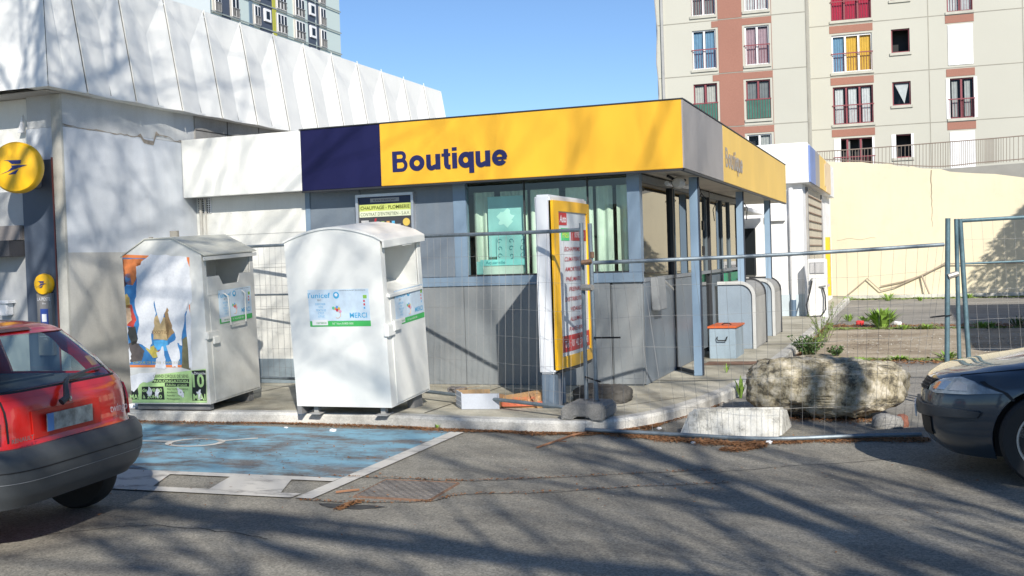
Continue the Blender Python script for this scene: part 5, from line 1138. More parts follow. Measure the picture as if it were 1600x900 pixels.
split(mb, 'navy_panel', flat('tower navy', (.06, .075, .11), .6), tw)
mb = MB(); mb.box(TX, TX + .15, ty_(425.3, 40)[0], ty_(431, 40)[0], TZ0, TZ1); mb.build('lime_strip', flat('tower lime', (.42, .42, .06), .6), tw)
mb = MB(); mb.box(TX, TX + .12, ty_(389.5, 40)[0], ty_(395, 40)[0], TZ0, TZ1); mb.build('blue_strip', flat('tower slate', (.14, .20, .26), .6), tw)
mb = MB()
for k in range(-2, 6): mb.box(TX + .16, TX + .2, TY0, TY1, zr + k * per + .16 * per - .08, zr + k * per + .16 * per + .08)
mb.build('floor_line', M('tower joint', (.25, .29, .29), .8), tw)
SILLM = flat('tower reveal', (.52, .49, .44), .8); TR = flat('tower rail', (.22, .22, .22), .5)
for (y0, y1, z0, z1) in cuts:
    mb = MB(); mb.box(TX, TX + .18, y0 - .3, y1 + .1, z0 - .25, z1 + .05); wf = mb.build('window', SILLM, tw)
    mb = MB(); mb.box(TX + .18, TX + .25, y0, y1, z0, z1); mb.build('frame', WPVC, wf)
    n_ = 3 if y1 - y0 > 2.2 else 2; mb = MB()
    for k in range(n_): mb.box(TX + .25, TX + .28, y0 + (y1 - y0) * (k + .18) / n_, y0 + (y1 - y0) * (k + .82) / n_, z0 + .12, z1 - .12)
    mb.build('pane', DKGL, wf)
    mb = MB(); mb.box(TX + .3, TX + .38, y0, y1, z0 + .95, z0 + 1.05)
    for k in range(6): yy = y0 + (y1 - y0) * k / 5.5; mb.box(TX + .3, TX + .36, yy, yy + .07, z0, z0 + 1)
    mb.build('guard_rail', TR, wf)
for p0_, p1_ in ((411, 421), (482, 491)):
    for k in rows_:
        y0, y1 = ty_(p0_, 30)[0], ty_(p1_, 30)[0]; z0, z1 = zr + k * per - .52 * per, zr + k * per + .02
        mb = MB(); mb.box(TX + .1, TX + .3, y0, y1, z0, z1); wf = mb.build('window', WPVC, tw)
        mb = MB(); mb.box(TX + .3, TX + .33, y0 + .35, y1 - .35, z0 + .3, z1 - .3); mb.build('pane', DKGL, wf)

# ================================================================== CARS
def patch(name, poly, fn, mat_, parent, th=.004, step=.06, off_=0.0, holes=(), smooth=True):
    """curved panel: polygon in 2-D, filled with a triangulated grid, mapped onto the body surface by fn(u,v,offset)"""
    def dens(pl):
        out = []
        for i, p_ in enumerate(pl):
            q_ = pl[(i + 1) % len(pl)]; L_ = math.dist(p_, q_); k = max(1, int(L_ / step))
            out += [(p_[0] + (q_[0] - p_[0]) * j / k, p_[1] + (q_[1] - p_[1]) * j / k) for j in range(k)]
        return out
    outer = dens(poly); verts = [Vector(p_) for p_ in outer]; faces = [list(range(len(outer)))]; hs = []
    for h in holes:
        hh = dens(h); b0 = len(verts); verts += [Vector(p_) for p_ in hh]; hs.append(hh); faces.append(list(range(b0, b0 + len(hh))))
    def inside(x, y, pl):
        c = False; j = len(pl) - 1
        for i in range(len(pl)):
            if (pl[i][1] > y) != (pl[j][1] > y) and x < (pl[j][0] - pl[i][0]) * (y - pl[i][1]) / (pl[j][1] - pl[i][1]) + pl[i][0]: c = not c
            j = i
        return c
    us = [p_[0] for p_ in poly]; vs2 = [p_[1] for p_ in poly]
    u = min(us) + step / 2
    while u < max(us):
        v = min(vs2) + step / 2
        while v < max(vs2):
            if inside(u, v, outer) and not any(inside(u, v, h) for h in hs): verts.append(Vector((u, v)))
            v += step
        u += step
    r_ = delaunay_2d_cdt(verts, [], faces, 1, 1e-6)
    fs = []
    for f_ in r_[2]:
        cx = sum(r_[0][i].x for i in f_) / len(f_); cy = sum(r_[0][i].y for i in f_) / len(f_)
        if any(inside(cx, cy, h) for h in hs): continue
        fs.append(tuple(f_))
    n_ = len(r_[0]); mb = MB(True)
    top = [Vector(fn(v.x, v.y, off_ + th)) for v in r_[0]]; bot = [Vector(fn(v.x, v.y, off_)) for v in r_[0]]
    ed = {}
    for f_ in fs:
        for i in range(len(f_)):
            e_ = (f_[i], f_[(i + 1) % len(f_)]); ed[e_] = 1
    side = [(a_, b_, n_ + b_, n_ + a_) for (a_, b_) in ed if (b_, a_) not in ed]
    mb.add(top + bot, fs + [tuple(n_ + i for i in reversed(f_)) for f_ in fs] + side)
    return mb.build(name, mat_, parent, smooth=smooth)
def interp(tab, z):
    if z <= tab[0][0]: return tab[0][1]
    for (a_, b_), (c_, d_) in zip(tab, tab[1:]):
        if z <= c_:
            t = (z - a_) / (c_ - a_); t = t * t * (3 - 2 * t) * .35 + t * .65; return b_ + (d_ - b_) * t
    return tab[-1][1]
class Car:
    """body as stacked plan-view superellipse contours. x forward, y left"""
    def __init__(s, front, rear, width, nf=3.2, nr=3.6): s.f, s.r, s.w, s.nf, s.nr = front, rear, width, nf, nr
    def X(s, y, z, front, o=0):
        w_ = interp(s.w, z) + o; a_ = interp(s.f if front else s.r, z) + o; n_ = s.nf if front else s.nr
        k = max(0, 1 - min(1, abs(y) / w_) ** n_) ** (1 / n_); return a_ * k if front else -a_ * k
    def Y(s, x, z, left, o=0):
        w_ = interp(s.w, z) + o; a_ = interp(s.f if x > 0 else s.r, z) + o; n_ = s.nf if x > 0 else s.nr
        k = max(0, 1 - min(1, abs(x) / a_) ** n_) ** (1 / n_); return w_ * k * (1 if left else -1)
    def frear(s, y, z, o): return (s.X(y, z, False, o), y, z)
    def ffront(s, y, z, o): return (s.X(y, z, True, o), y, z)
    def fleft(s, x, z, o): return (x, s.Y(x, z, True, o), z)
    def fright(s, x, z, o): return (x, s.Y(x, z, False, o), z)
    def corner(s, left, front):   # wrap map: u = angle parameter along contour in metres-ish, v = z
        def fn(u, z, o):
            w_ = interp(s.w, z) + o; a_ = interp(s.f if front else s.r, z) + o; n_ = s.nf if front else s.nr
            c_, s2 = math.cos(u), math.sin(u); k = (abs(c_) ** n_ + abs(s2) ** n_) ** (-1 / n_)
            return ((a_ if front else -a_) * c_ * k, (w_ if left else -w_) * s2 * k, z)
        return fn
    def shell(s, zs, n_=96):
        mb = MB(True); vs_ = []
        for z in zs:
            w_ = interp(s.w, z); 
            for j in range(n_):
                t = 2 * math.pi * j / n_; c_, s2 = math.cos(t), math.sin(t); fr_ = c_ >= 0; a_ = interp(s.f if fr_ else s.r, z); e_ = s.nf if fr_ else s.nr
                k = (abs(c_) ** e_ + abs(s2) ** e_) ** (-1 / e_); vs_.append((a_ * c_ * k, w_ * s2 * k, z))
        m_ = len(zs)
        mb.add(vs_, [(i * n_ + j, i * n_ + (j + 1) % n_, (i + 1) * n_ + (j + 1) % n_, (i + 1) * n_ + j) for i in range(m_ - 1) for j in range(n_)] + [tuple(reversed(range(n_))), tuple((m_ - 1) * n_ + j for j in range(n_))])
        return mb
def cut_arches(o, arches):
    """arches: (x, z, r, yin) cut from both sides"""
    for (x, z, r_, yin) in arches:
        for sgn in (1, -1):
            mb = MB(True); mb.lathe([(r_, 0), (r_, 1.2)], (x, yin * sgn, z), (0, sgn, 0), 40); c_ = mb.build('cut', BLACK)
            c_.matrix_world = chain(o); c_.parent = None
            md = o.modifiers.new('b', 'BOOLEAN'); md.operation = 'DIFFERENCE'; md.solver = 'EXACT'; md.object = c_
            c_.matrix_basis = chain(o)
            bpy.context.view_layer.update()
            me = bpy.data.meshes.new_from_object(o.evaluated_get(bpy.context.evaluated_depsgraph_get()))
            o.modifiers.clear(); o.data = me; bpy.data.objects.remove(c_)
    o.data.set_sharp_from_angle(angle=R(40))
def wheel(par, x, y, r_, wd, rim, steel=False):
    sgn = 1 if y > 0 else -1
    mb = MB(True); mb.lathe([(r_ * .66, .0), (r_ * .93, 0), (r_ * .985, .02), (r_, .05), (r_, wd - .05), (r_ * .985, wd - .02), (r_ * .93, wd), (r_ * .70, wd - .004), (r_ * .66, wd - .02)], (x, y - sgn * wd, r_), (0, sgn, 0), 48)
    w_ = mb.build('wheel', RUBBER, par, smooth=True)
    mb = MB(True); mb.lathe([(r_ * .67, .03), (r_ * .67, wd - .012), (r_ * .63, wd - .012), (r_ * .60, wd - .06), (r_ * .2, wd - .07), (.02, wd - .07)], (x, y - sgn * wd, r_), (0, sgn, 0), 40); mb.build('rim', M('rim dark', (.03, .03, .032), .5), w_, smooth=True)
    mb = MB(True); n_ = 5
    for k in range(n_):
        a_ = 2 * math.pi * k / n_ + .3; d_ = Vector((math.cos(a_), 0, math.sin(a_))); e_ = Vector((-math.sin(a_), 0, math.cos(a_))); yy = y - sgn * .05
        mb.prism([Vector((x, yy, r_)) + d_ * (.03) + e_ * .045, Vector((x, yy, r_)) + d_ * r_ * .65 + e_ * .028, Vector((x, yy, r_)) + d_ * r_ * .65 - e_ * .028, Vector((x, yy, r_)) + d_ * .03 - e_ * .045], (0, sgn * .03, 0))
    mb.lathe([(.055, 0), (.05, .02), (.01, .025)], (x, y - sgn * .03, r_), (0, sgn, 0), 20)
    mb.tube([(x + r_ * .655 * math.cos(t), y - sgn * .02, r_ + r_ * .655 * math.sin(t)) for t in [i * math.pi / 20 for i in range(40)]], .012, 6, True)
    mb.build('spokes', M('alloy', (.42, .43, .44), .35, metal=.8), w_, smooth=True)
    return w_
CGLASS = glass('car glass', (.92, .97, .96), 1.45)

# ---- red hatchback: rear at upper left
RF = [(.16, 1.62), (.35, 1.70), (.55, 1.70), (.68, 1.60), (.78, 1.38), (.88, 1.12), (1.10, .62), (1.22, .30), (1.28, .0)]
RR = [(.16, 1.62), (.22, 1.69), (.36, 1.72), (.50, 1.715), (.555, 1.68), (.60, 1.655), (.72, 1.65), (.80, 1.64), (.86, 1.60), (.98, 1.51), (1.10, 1.405), (1.22, 1.29), (1.26, 1.22), (1.295, 1.05)]
RW = [(.16, .76), (.30, .80), (.50, .815), (.70, .80), (.84, .775), (.95, .73), (1.10, .66), (1.22, .595), (1.27, .54), (1.295, .46)]
car = Car(RF, RR, RW, 3.0, 7.0)
hd = math.atan2(-.127, -.992)
rc = Vector((-4.96, 5.57, 0)); ctr = rc + Vector((math.cos(hd), math.sin(hd), 0)) * 1.71
rcar = thing('parked_car', 'red hatchback parked in the blue bay, seen from behind, with grey bumper and rear wiper', 'car', ctr, hd)
zs = [.16, .2, .26, .32, .38, .44, .5, .545, .58, .62, .66, .70, .74, .78, .82, .855]
bo = car.shell(zs).build('body', REDP, rcar, smooth=True)
cut_arches(bo, [(1.12, .22, .33, .45), (-1.18, .22, .33, .45)])
mb = MB(True); mb.box(-1.45, 1.45, -.62, .62, .17, .5); mb.build('underbody', BLACK, rcar)
ZBELT = .83
# greenhouse panels (real openings)
def shrink(pl, k=.0): return pl
rw_top = 1.235
rear_out = [(sg_ * .945 * interp(RW, z_), z_) for sg_, zz_ in ((-1, (1.262, 1.20, 1.1, 1.0, .9, ZBELT)), (1, (ZBELT, .9, 1.0, 1.1, 1.20, 1.262))) for z_ in zz_]
rear_glass = [(sg_ * f_ * interp(RW, z_), z_) for sg_, zz_ in ((-1, ((1.242, .82), (1.228, .86), (1.20, .88), (1.1, .895), (1.0, .895), (.92, .89), (.885, .86), (.865, .78))), (1, ((.865, .78), (.885, .86), (.92, .89), (1.0, .895), (1.1, .895), (1.20, .88), (1.228, .86), (1.242, .82)))) for z_, f_ in zz_]
patch('tailgate_upper', rear_out, car.frear, REDP, rcar, .02, .05, -.018, holes=[rear_glass])
seal = [(x * 1.0, z) for x, z in rear_glass]
gl_in = [(x * .97, .0 + 1.045 + (z - 1.045) * .93) for x, z in rear_glass]
patch('window_seal', rear_glass, car.frear, BLACK, rcar, .004, .05, -.012, holes=[gl_in])
patch('rear_window', gl_in, car.frear, CGLASS, rcar, .003, .05, -.010)
for fn, nm in ((car.fleft, 'l'), (car.fright, 'r')):
    so = [(-.885 * interp(RR, ZBELT), ZBELT), (.90, ZBELT), (.52, 1.10), (.24, 1.22), (.0, 1.262), (-1.06, 1.262), (-.885 * interp(RR, 1.2), 1.20), (-.885 * interp(RR, 1.1), 1.1), (-.885 * interp(RR, 1.0), 1.0), (-.885 * interp(RR, .9), .9)]
    h1 = [(-1.28, .875), (-.62, .875), (-.62, 1.225), (-1.0, 1.225), (-1.12, 1.12)]; h2 = [(-.52, .875), (.74, .875), (.38, 1.12), (.16, 1.225), (-.52, 1.225)]
    patch('side_frame', so, fn, REDP, rcar, .02, .08, -.02, holes=[h1, h2]); patch('side_window', h1, fn, CGLASS, rcar, .003, .08, -.012); patch('side_window', h2, fn, CGLASS, rcar, .003, .08, -.012)
fo = [(-.70, ZBELT), (.70, ZBELT), (.60, 1.08), (.54, 1.22), (.48, 1.262), (-.48, 1.262), (-.54, 1.22), (-.60, 1.08)]; fh = [(-.62, .90), (.62, .90), (.54, 1.08), (.47, 1.21), (-.47, 1.21), (-.54, 1.08)]
patch('windscreen_frame', fo, car.ffront, REDP, rcar, .02, .08, -.02, holes=[fh]); patch('windscreen', fh, car.ffront, CGLASS, rcar, .003, .08, -.012)
# roof
mb = MB(True); zs2 = [1.225, 1.25, 1.27, 1.285, 1.295]; sh_ = car.shell(zs2, 96)
sh_.f = sh_.f[:-2]; sh_.m = sh_.m[:len(sh_.f)]
vv = sh_.v[-96:]; base = len(sh_.v)
for ring_k, (sc_, zz) in enumerate(((.85, 1.305), (.6, 1.312), (.3, 1.316))):
    cxm = sum(v.x for v in vv) / 96
    sh_.v += [Vector((cxm + (v.x - cxm) * sc_, v.y * sc_, zz)) for v in vv]
for k in range(3):
    a0 = base - 96 + 96 * k; b0_ = a0 + 96
    for j in range(96): sh_.f.append((a0 + j, a0 + (j + 1) % 96, b0_ + (j + 1) % 96, b0_ + j)); sh_.m.append(0)
sh_.f.append(tuple(range(len(sh_.v) - 96, len(sh_.v)))); sh_.m.append(0)
sh_.build('roof', REDP, rcar, smooth=True)
patch('roof_spoiler', [(-.12, 1.248), (.30, 1.246), (.34, 1.262), (-.14, 1.266)], car.frear, flat('brake lamp dark red', (.10, .01, .01), .3), rcar, .018, .05, .004)
# bumper, tailgate edge, lamps, plate
patch('bumper', [(-.83, .155), (.83, .155), (.83, .545), (.70, .57), (.0, .572), (-.70, .57), (-.83, .545)], lambda u, z, o: car.corner(u > 0, False)(math.pi / 2 * min(1, abs(u) / .83) * .86, z, o) if True else 0, BUMP, rcar, .03, .035, .004)
patch('bumper_groove', [(-.83, .41), (.83, .41), (.83, .418), (-.83, .418)], lambda u, z, o: car.corner(u > 0, False)(math.pi / 2 * min(1, abs(u) / .83) * .86, z, o), BLACK, rcar, .004, .03, .033)
patch('bumper_groove', [(-.83, .33), (.83, .33), (.83, .335), (-.83, .335)], lambda u, z, o: car.corner(u > 0, False)(math.pi / 2 * min(1, abs(u) / .83) * .86, z, o), M('bumper scuff', (.2, .21, .22), .6), rcar, .004, .03, .033)
for sgn in (1, -1):
    cf = car.corner(sgn > 0, False)
    patch('tail_lamp', [(.70, .60), (.90, .59), (.93, .70), (.88, .81), (.82, .83), (.74, .80), (.70, .72)], cf, M('tail lamp red', (.22, .006, .01), .15, var=.1, vs_=20, fine=0, bump=0, coat=1), rcar, .012, .03, .003)
    patch('tailgate_gap', [(.61, .60), (.620, .60), (.620, .83), (.61, .83)], lambda y, z, o, s_=sgn: car.frear(y * s_, z, o), BLACK, rcar, .002, .05, .002)
mb = MB(True)
def rearp(y, z, o=.0): return Vector(car.frear(y, z, o))
patch('plate_recess', [(-.24, .60), (.44, .60), (.44, .755), (-.24, .755)], car.frear, M('red car paint dark', (.5, .015, .01), .3, var=0, fine=0, bump=0), rcar, .006, .06, .004)
x_ = car.X(0, .67, False) - .028
mb = MB(True); mb.box(x_ - .006, x_, -.12, .34, .628, .728); pl = mb.build('number_plate', M('blurred plate grey', (.26, .29, .28), .5, var=.5, vs_=16), rcar)
mb = MB(True); mb.box(x_ - .008, x_ - .006, .28, .34, .628, .728); mb.build('plate_band', flat('plate blue', (.08, .22, .5), .5), pl)
text('RENAULT', (x_ + .004, .68, .610), (0, -1, 0), (0, 0, 1), .024, M('badge chrome', (.35, .35, .35), .3, metal=.8), rcar, w=.20, bold=.02, local=True, depth=.018)
text('twingo', (x_ + .004, -.30, .65), (0, -1, 0), (0, 0, 1), .05, M('badge pale', (.6, .45, .45), .4), rcar, w=.20, bold=.015, local=True, depth=.02)
# wiper
wp = thing('dummy', '', '', (0, 0, 0)) if False else None
a_ = rearp(-.02, .80, .02); b_ = rearp(-.06, .86, .045); c_ = rearp(-.09, .90, .05); d_ = rearp(-.46, .945, .03); e_ = rearp(.02, .80, .03)
mb = MB(True); mb.tube([rearp(.18, .775, .03), rearp(.14, .80, .045), rearp(.09, .87, .05), rearp(.02, .905, .045)], [.022, .022, .016, .012], 8); mb.tube([rearp(.05, .895, .04), rearp(.0, .91, .04), rearp(-.28, .935, .028), rearp(-.46, .94, .02)], [.012, .014, .010, .006], 6)
mb.build('rear_wiper', BUMPD, rcar, smooth=True)
mb = MB(True); mb.lathe([(.018, 0), (.016, .012), (.005, .016)], rearp(.06, .782, .0), (-1, 0, 0), 16); mb.build('lock', M('lock chrome', (.5, .5, .5), .2, metal=.9), rcar, smooth=True)
mb = MB(True); mb.lathe([(.022, 0), (.022, .03)], Vector(car.corner(False, False)(math.pi / 2 * .72, .36, .02)), (-1, -.5, 0), 12); mb.build('bumper_reflector', flat('reflector orange', (.6, .08, .03), .3), rcar)
for x, y in ((1.12, .76), (1.12, -.76), (-1.18, .76), (-1.18, -.76)): wheel(rcar, x, y, .27, .165, True)
SEAT = M('seat cloth', (.06, .07, .085), .9)
for y in (.36, -.36):
    mb = MB(True); mb.obox((-.15, y - .22, .45), (.45, 0, 0), (0, .44, 0), (0, 0, .14)); mb.obox((-.15, y - .21, .55), (.12, 0, 0), (0, .42, 0), (-.16, 0, .42)); mb.obox((-.33, y - .12, 1.0), (.09, 0, 0), (0, .24, 0), (-.05, 0, .13)); mb.build('front_seat', SEAT, rcar, bevel=.03)
mb = MB(True); mb.obox((-1.02, -.55, .5), (.12, 0, 0), (0, 1.1, 0), (-.14, 0, .38)); mb.build('rear_bench', SEAT, rcar, bevel=.03)
mb = MB(True); mb.box(-1.42, 1.0, -.70, .70, .857, .862); mb.build('parcel_shelf', SEAT, rcar)
patch('window_poster', [(.36 - .78, .95), (-.56, .95), (-.53, 1.02), (-.42, 1.02)], car.frear, flat('orange tag', (.5, .22, .03), .6), rcar, .001, .05, -.03)

def zmap(z):
    tab = [(0, 0), (.15, .28), (.2, .34), (.57, .64), (.855, .945), (1.235, 1.285), (1.32, 1.37), (2, 2)]
    for (a_, b_), (c_, d_) in zip(tab, tab[1:]):
        if z <= c_: return b_ + (d_ - b_) * (z - a_) / (c_ - a_)
    return z
for ch_ in [rcar] + list(rcar.children_recursive):
    if ch_.type == 'MESH' and not (ch_.name.startswith('wheel') or (ch_.parent and ch_.parent.name.startswith('wheel'))):
        for v in ch_.data.vertices: v.co.z = zmap(v.co.z)
# ---- dark blue-grey car: front left corner at lower right
MF = [(.16, 1.93), (.22, 2.02), (.32, 2.075), (.45, 2.09), (.55, 2.08), (.62, 2.06), (.68, 2.02), (.73, 1.94), (.78, 1.72), (.84, 1.40), (.90, 1.08), (.94, .96), (1.1, .62), (1.25, .26), (1.35, .05)]
MR = [(.16, 2.0), (.4, 2.1), (.6, 2.1), (.9, 2.0), (1.1, 1.8), (1.25, 1.6), (1.35, 1.3)]
MW = [(.16, .80), (.30, .865), (.50, .885), (.65, .88), (.73, .86), (.80, .835), (.87, .80), (.94, .77), (1.1, .70), (1.25, .62), (1.35, .5)]
car2 = Car(MF, MR, MW, 3.4, 3.6)
dcar = thing('parked_car', 'dark blue grey car nosing in from the right edge, front corner and headlamp showing', 'car', (0, 0, 0), R(179))
nose = Vector((.03, 8.84, 0)); dcar.matrix_basis = Matrix.Translation(nose + Vector((2.09, 0, 0))) @ Matrix.Rotation(R(179), 4, 'Z')
zs = [.16, .19, .23, .28, .34, .40, .46, .52, .57, .61, .65, .68, .705, .73, .745, .76, .775, .79, .805, .82, .84, .86, .88, .90, .92, .935]
bo = car2.shell(zs, 128).build('body', BLUEP, dcar, smooth=True)
cut_arches(bo, [(1.26, .32, .365, .45), (-1.30, .32, .365, .45)])
mb = MB(True); mb.box(-1.8, 1.6, -.60, .60, .17, .55); mb.build('underbody', BLACK, dcar)
zs2 = [.935, .96, 1.0, 1.06, 1.12, 1.18, 1.24, 1.29, 1.33, 1.35]
car2.shell(zs2, 96).build('windows', M('car window dark', (.02, .025, .028), .05, var=0, fine=0, bump=0, coat=1), dcar, smooth=True)
mb = car2.shell([1.33, 1.35, 1.358], 64); mb.v[-64:] = [Vector((v.x * .8, v.y * .8, 1.385)) for v in mb.v[-64:]]; split(mb, 'roof', BLUEP, dcar, smooth=True)
cfr = car2.corner(True, True)
# u: 0 = nose centre, pi/2 = left flank
patch('headlamp', [(.45, .645), (.52, .70), (.62, .722), (.72, .70), (.86, .632), (.74, .612), (.55, .60), (.46, .612)], cfr, M('headlamp lens', (.24, .28, .31), .10, var=.5, vs_=9, fine=0, bump=.1, bs=14, coat=1), dcar, .012, .03, .002)
for sgn in (-1,):
    patch('headlamp', [(.45, .645), (.52, .70), (.62, .722), (.72, .70), (.86, .632), (.74, .612), (.55, .60), (.46, .612)], car2.corner(False, True), M('headlamp lens', (.42, .47, .50)), dcar, .012, .03, .002)
patch('indicator', [(.51, .63), (.54, .628), (.545, .68), (.525, .68)], cfr, flat('amber lens', (.62, .25, .10), .3), dcar, .002, .02, .0145)
patch('reflector_bowl', [(.56, .63), (.61, .63), (.62, .69), (.56, .69)], cfr, M('bowl', (.32, .42, .52), .15, metal=.6), dcar, .002, .02, .0145)
patch('reflector_bowl', [(.64, .63), (.73, .635), (.71, .68), (.64, .70)], cfr, M('bowl two', (.55, .56, .54), .15, metal=.6), dcar, .002, .02, .0145)
patch('grille', [(.12, .60), (.43, .61), (.43, .655), (.47, .69), (.12, .68)], cfr, BLACK, dcar, .008, .03, .003)
mb = MB(True)
for k in range(4):
    z = .615 + k * .02; pts = [Vector(cfr(u_, z, .014)) for u_ in (.13, .2, .27, .34, .42)]; mb.tube(pts, .004, 4)
mb.build('grille_bar', BUMPD, dcar)
patch('bumper_strip', [(.0, .42), (.5, .43), (.79, .455), (.80, .49), (.79, .50), (.0, .525)], cfr, BUMPD, dcar, .022, .03, .002)
0 and patch('bumper_strip', [(.52, .33), (.62, .345), (.72, .39), (.79, .456), (.52, .43)], cfr, BUMPD, dcar, .016, .03, .002)
patch('fog_recess', [(.34, .29), (.50, .29), (.51, .42), (.34, .42)], cfr, BLACK, dcar, .006, .03, .002)
patch('number_plate', [(-.2, .38), (.2, .38), (.2, .47), (-.2, .47)], cfr, WPVC, dcar, .01, .05, .03)
patch('bonnet_gap', [(.74, .70), (.76, .705), (.87, .635), (.90, .585), (.89, .58), (.86, .628), (.75, .695)], cfr, BLACK, dcar, .002, .03, .0015)
def hoodp(t, s_):   # curve on the bonnet edge
    z = .73 + .19 * t; return Vector(car2.corner(True, True)(.60 + .55 * t, z, .002))
mb = MB(True); mb.tube([hoodp(i / 14, 0) for i in range(15)], .004, 4); mb.build('bonnet_seam', BLACK, dcar)
for x, y in ((1.26, .85), (1.26, -.85), (-1.30, .85), (-1.30, -.85)): wheel(dcar, x, y, .32, .2, True)
mb = MB(True)
for x in (1.26,):
    for sgn in (1,):
        mb.tube([(x + .362 * math.cos(t), sgn * (car2.Y(min(2.0, x + .36 * math.cos(t)), max(.18, .32 + .36 * math.sin(t)), True) - .004), max(.16, .32 + .362 * math.sin(t))) for t in [-.35 + i * .16 for i in range(25)]], .008, 5)
mb.build('arch_lip', BLUEP, dcar)

# ================================================================== LITTER, WEEDS
FLAKE = M('rust brown blossom litter', (.25, .12, .05), .9, var=.45, vs_=30, bump=0)
def inpoly_line(pts, n_, wd, seed, mat_, name, label, z=.006, size=(.005, .017), sag=None):
    rnd = random.Random(seed); fn = poly_fn([Vector((p_[0], p_[1], 0)) for p_ in pts]); mb = MB()
    for _ in range(n_):
        t = rnd.random(); p_ = fn(t); ww = wd * (.35 + .65 * abs(math.sin(t * 23 + seed)) ** 1.0)
        q_ = p_ + Vector((rnd.uniform(-.03, .03), -abs(rnd.gauss(0, ww)) if sag is None else rnd.gauss(0, ww), z + rnd.random() * .012)); s_ = rnd.uniform(*size); a_ = rnd.random() * 6.28
        d_ = Vector((math.cos(a_), math.sin(a_), rnd.uniform(-.4, .4))) * s_; e_ = Vector((-math.sin(a_), math.cos(a_), rnd.uniform(-.5, .5))) * s_ * .4
        mb.quad(q_ - d_, q_ - e_, q_ + d_, q_ + e_)
    o = mb.build(name, mat_); o['kind'] = 'stuff'; o['label'] = label; o['category'] = 'litter'; return o
ke = [(p.x, p.y - .01) for p in edge if -9.6 < p.x < -2.3 and p.y < 10.6]
inpoly_line(ke, 16000, .085, 1, FLAKE, 'blossom_litter', 'rust brown fallen blossom lying in the gutter along the pale kerb')
inpoly_line([pz(a_, b_, 0).xy for a_, b_ in ((930, 676), (1000, 683), (1080, 690), (1160, 695), (1240, 690), (1340, 688), (1450, 688))], 13000, .085, 2, FLAKE, 'blossom_litter', 'rust brown fallen blossom spread under the bottom rail of the leaning fence', sag=1)
inpoly_line([pz(a_, b_, 0).xy for a_, b_ in ((1130, 703), (1160, 703), (1195, 697))], 1500, .06, 3, FLAKE, 'blossom_litter', 'small heap of brown blossom on the asphalt below the concrete block', sag=1)
inpoly_line([pz(a_, b_, 0).xy for a_, b_ in ((1010, 672), (1040, 660), (1075, 650), (1110, 638), (1150, 618))], 3000, .09, 4, FLAKE, 'blossom_litter', 'brown blossom drifted in the corner between curved kerb and concrete block', sag=1)
for k, p2 in enumerate(cr[:2]): inpoly_line([(p_.x, p_.y) for p_ in p2], 420, .007, 5 + k, FLAKE, 'blossom_litter', ['brown blossom caught in the crack past the top of the drain cover', 'brown blossom caught in the crack below the drain cover'][k], sag=1)
inpoly_line([pz(a_, b_, 0).xy for a_, b_ in ((530, 797), (545, 790), (562, 785))], 500, .035, 9, FLAKE, 'blossom_litter', 'brown clump of blossom on a dark stain left of the drain cover', sag=1)
inpoly_line([(-1.9, 13.5), (-1.7, 17), (-1.7, 21), (-1.8, 25)], 2500, .12, 10, FLAKE, 'blossom_litter', 'brown litter along the edge between pavement and yard', sag=1, size=(.015, .04))
CH = M('pale grit', (.5, .48, .42), .9, bump=0)
o = inpoly_line([(-1.2, 19.5), (2.2, 19.5)], 1200, 2.3, 11, CH, 'yard_grit', 'pale grit and chips scattered over the yard concrete', sag=1, size=(.008, .03))
o = inpoly_line([(-4, 8), (1.2, 8.2)], 420, 1.2, 12, CH, 'road_grit', 'pale specks of grit scattered over the asphalt', sag=1, size=(.003, .009))
st = MB(); c0 = pz(545, 792, 0); st.quad(*[(c0.x + .22 * math.cos(a) * (1 + .3 * math.sin(3 * a)), c0.y + .09 * math.sin(a) * (1 + .3 * math.cos(2 * a)), .0035) for a in [i * .3927 for i in range(16)]]); struct('oil_stain', st, M('oil stain', (.045, .043, .04), .7, var=.3, vs_=9))
# twig
mb = MB(); mb.tube([pz(525, 769, .012), pz(540, 767, .02), pz(561, 765, .012)], .008, 5); tag(mb.build('twig', M('twig bark', (.30, .15, .08), .9)), 'short brown twig on the asphalt left of the drain cover', 'twig')
mb = MB(); mb.tube([pz(839, 699, .012), pz(860, 692, .025), pz(893, 680, .02), pz(925, 674, .012)], .009, 5); mb.tube([pz(870, 689, .02), pz(885, 690, .02)], .005, 4); tag(mb.build('twig', M('twig bark', (.30, .15, .08), .9)), 'long bare twig on the asphalt below the fence foot', 'twig')

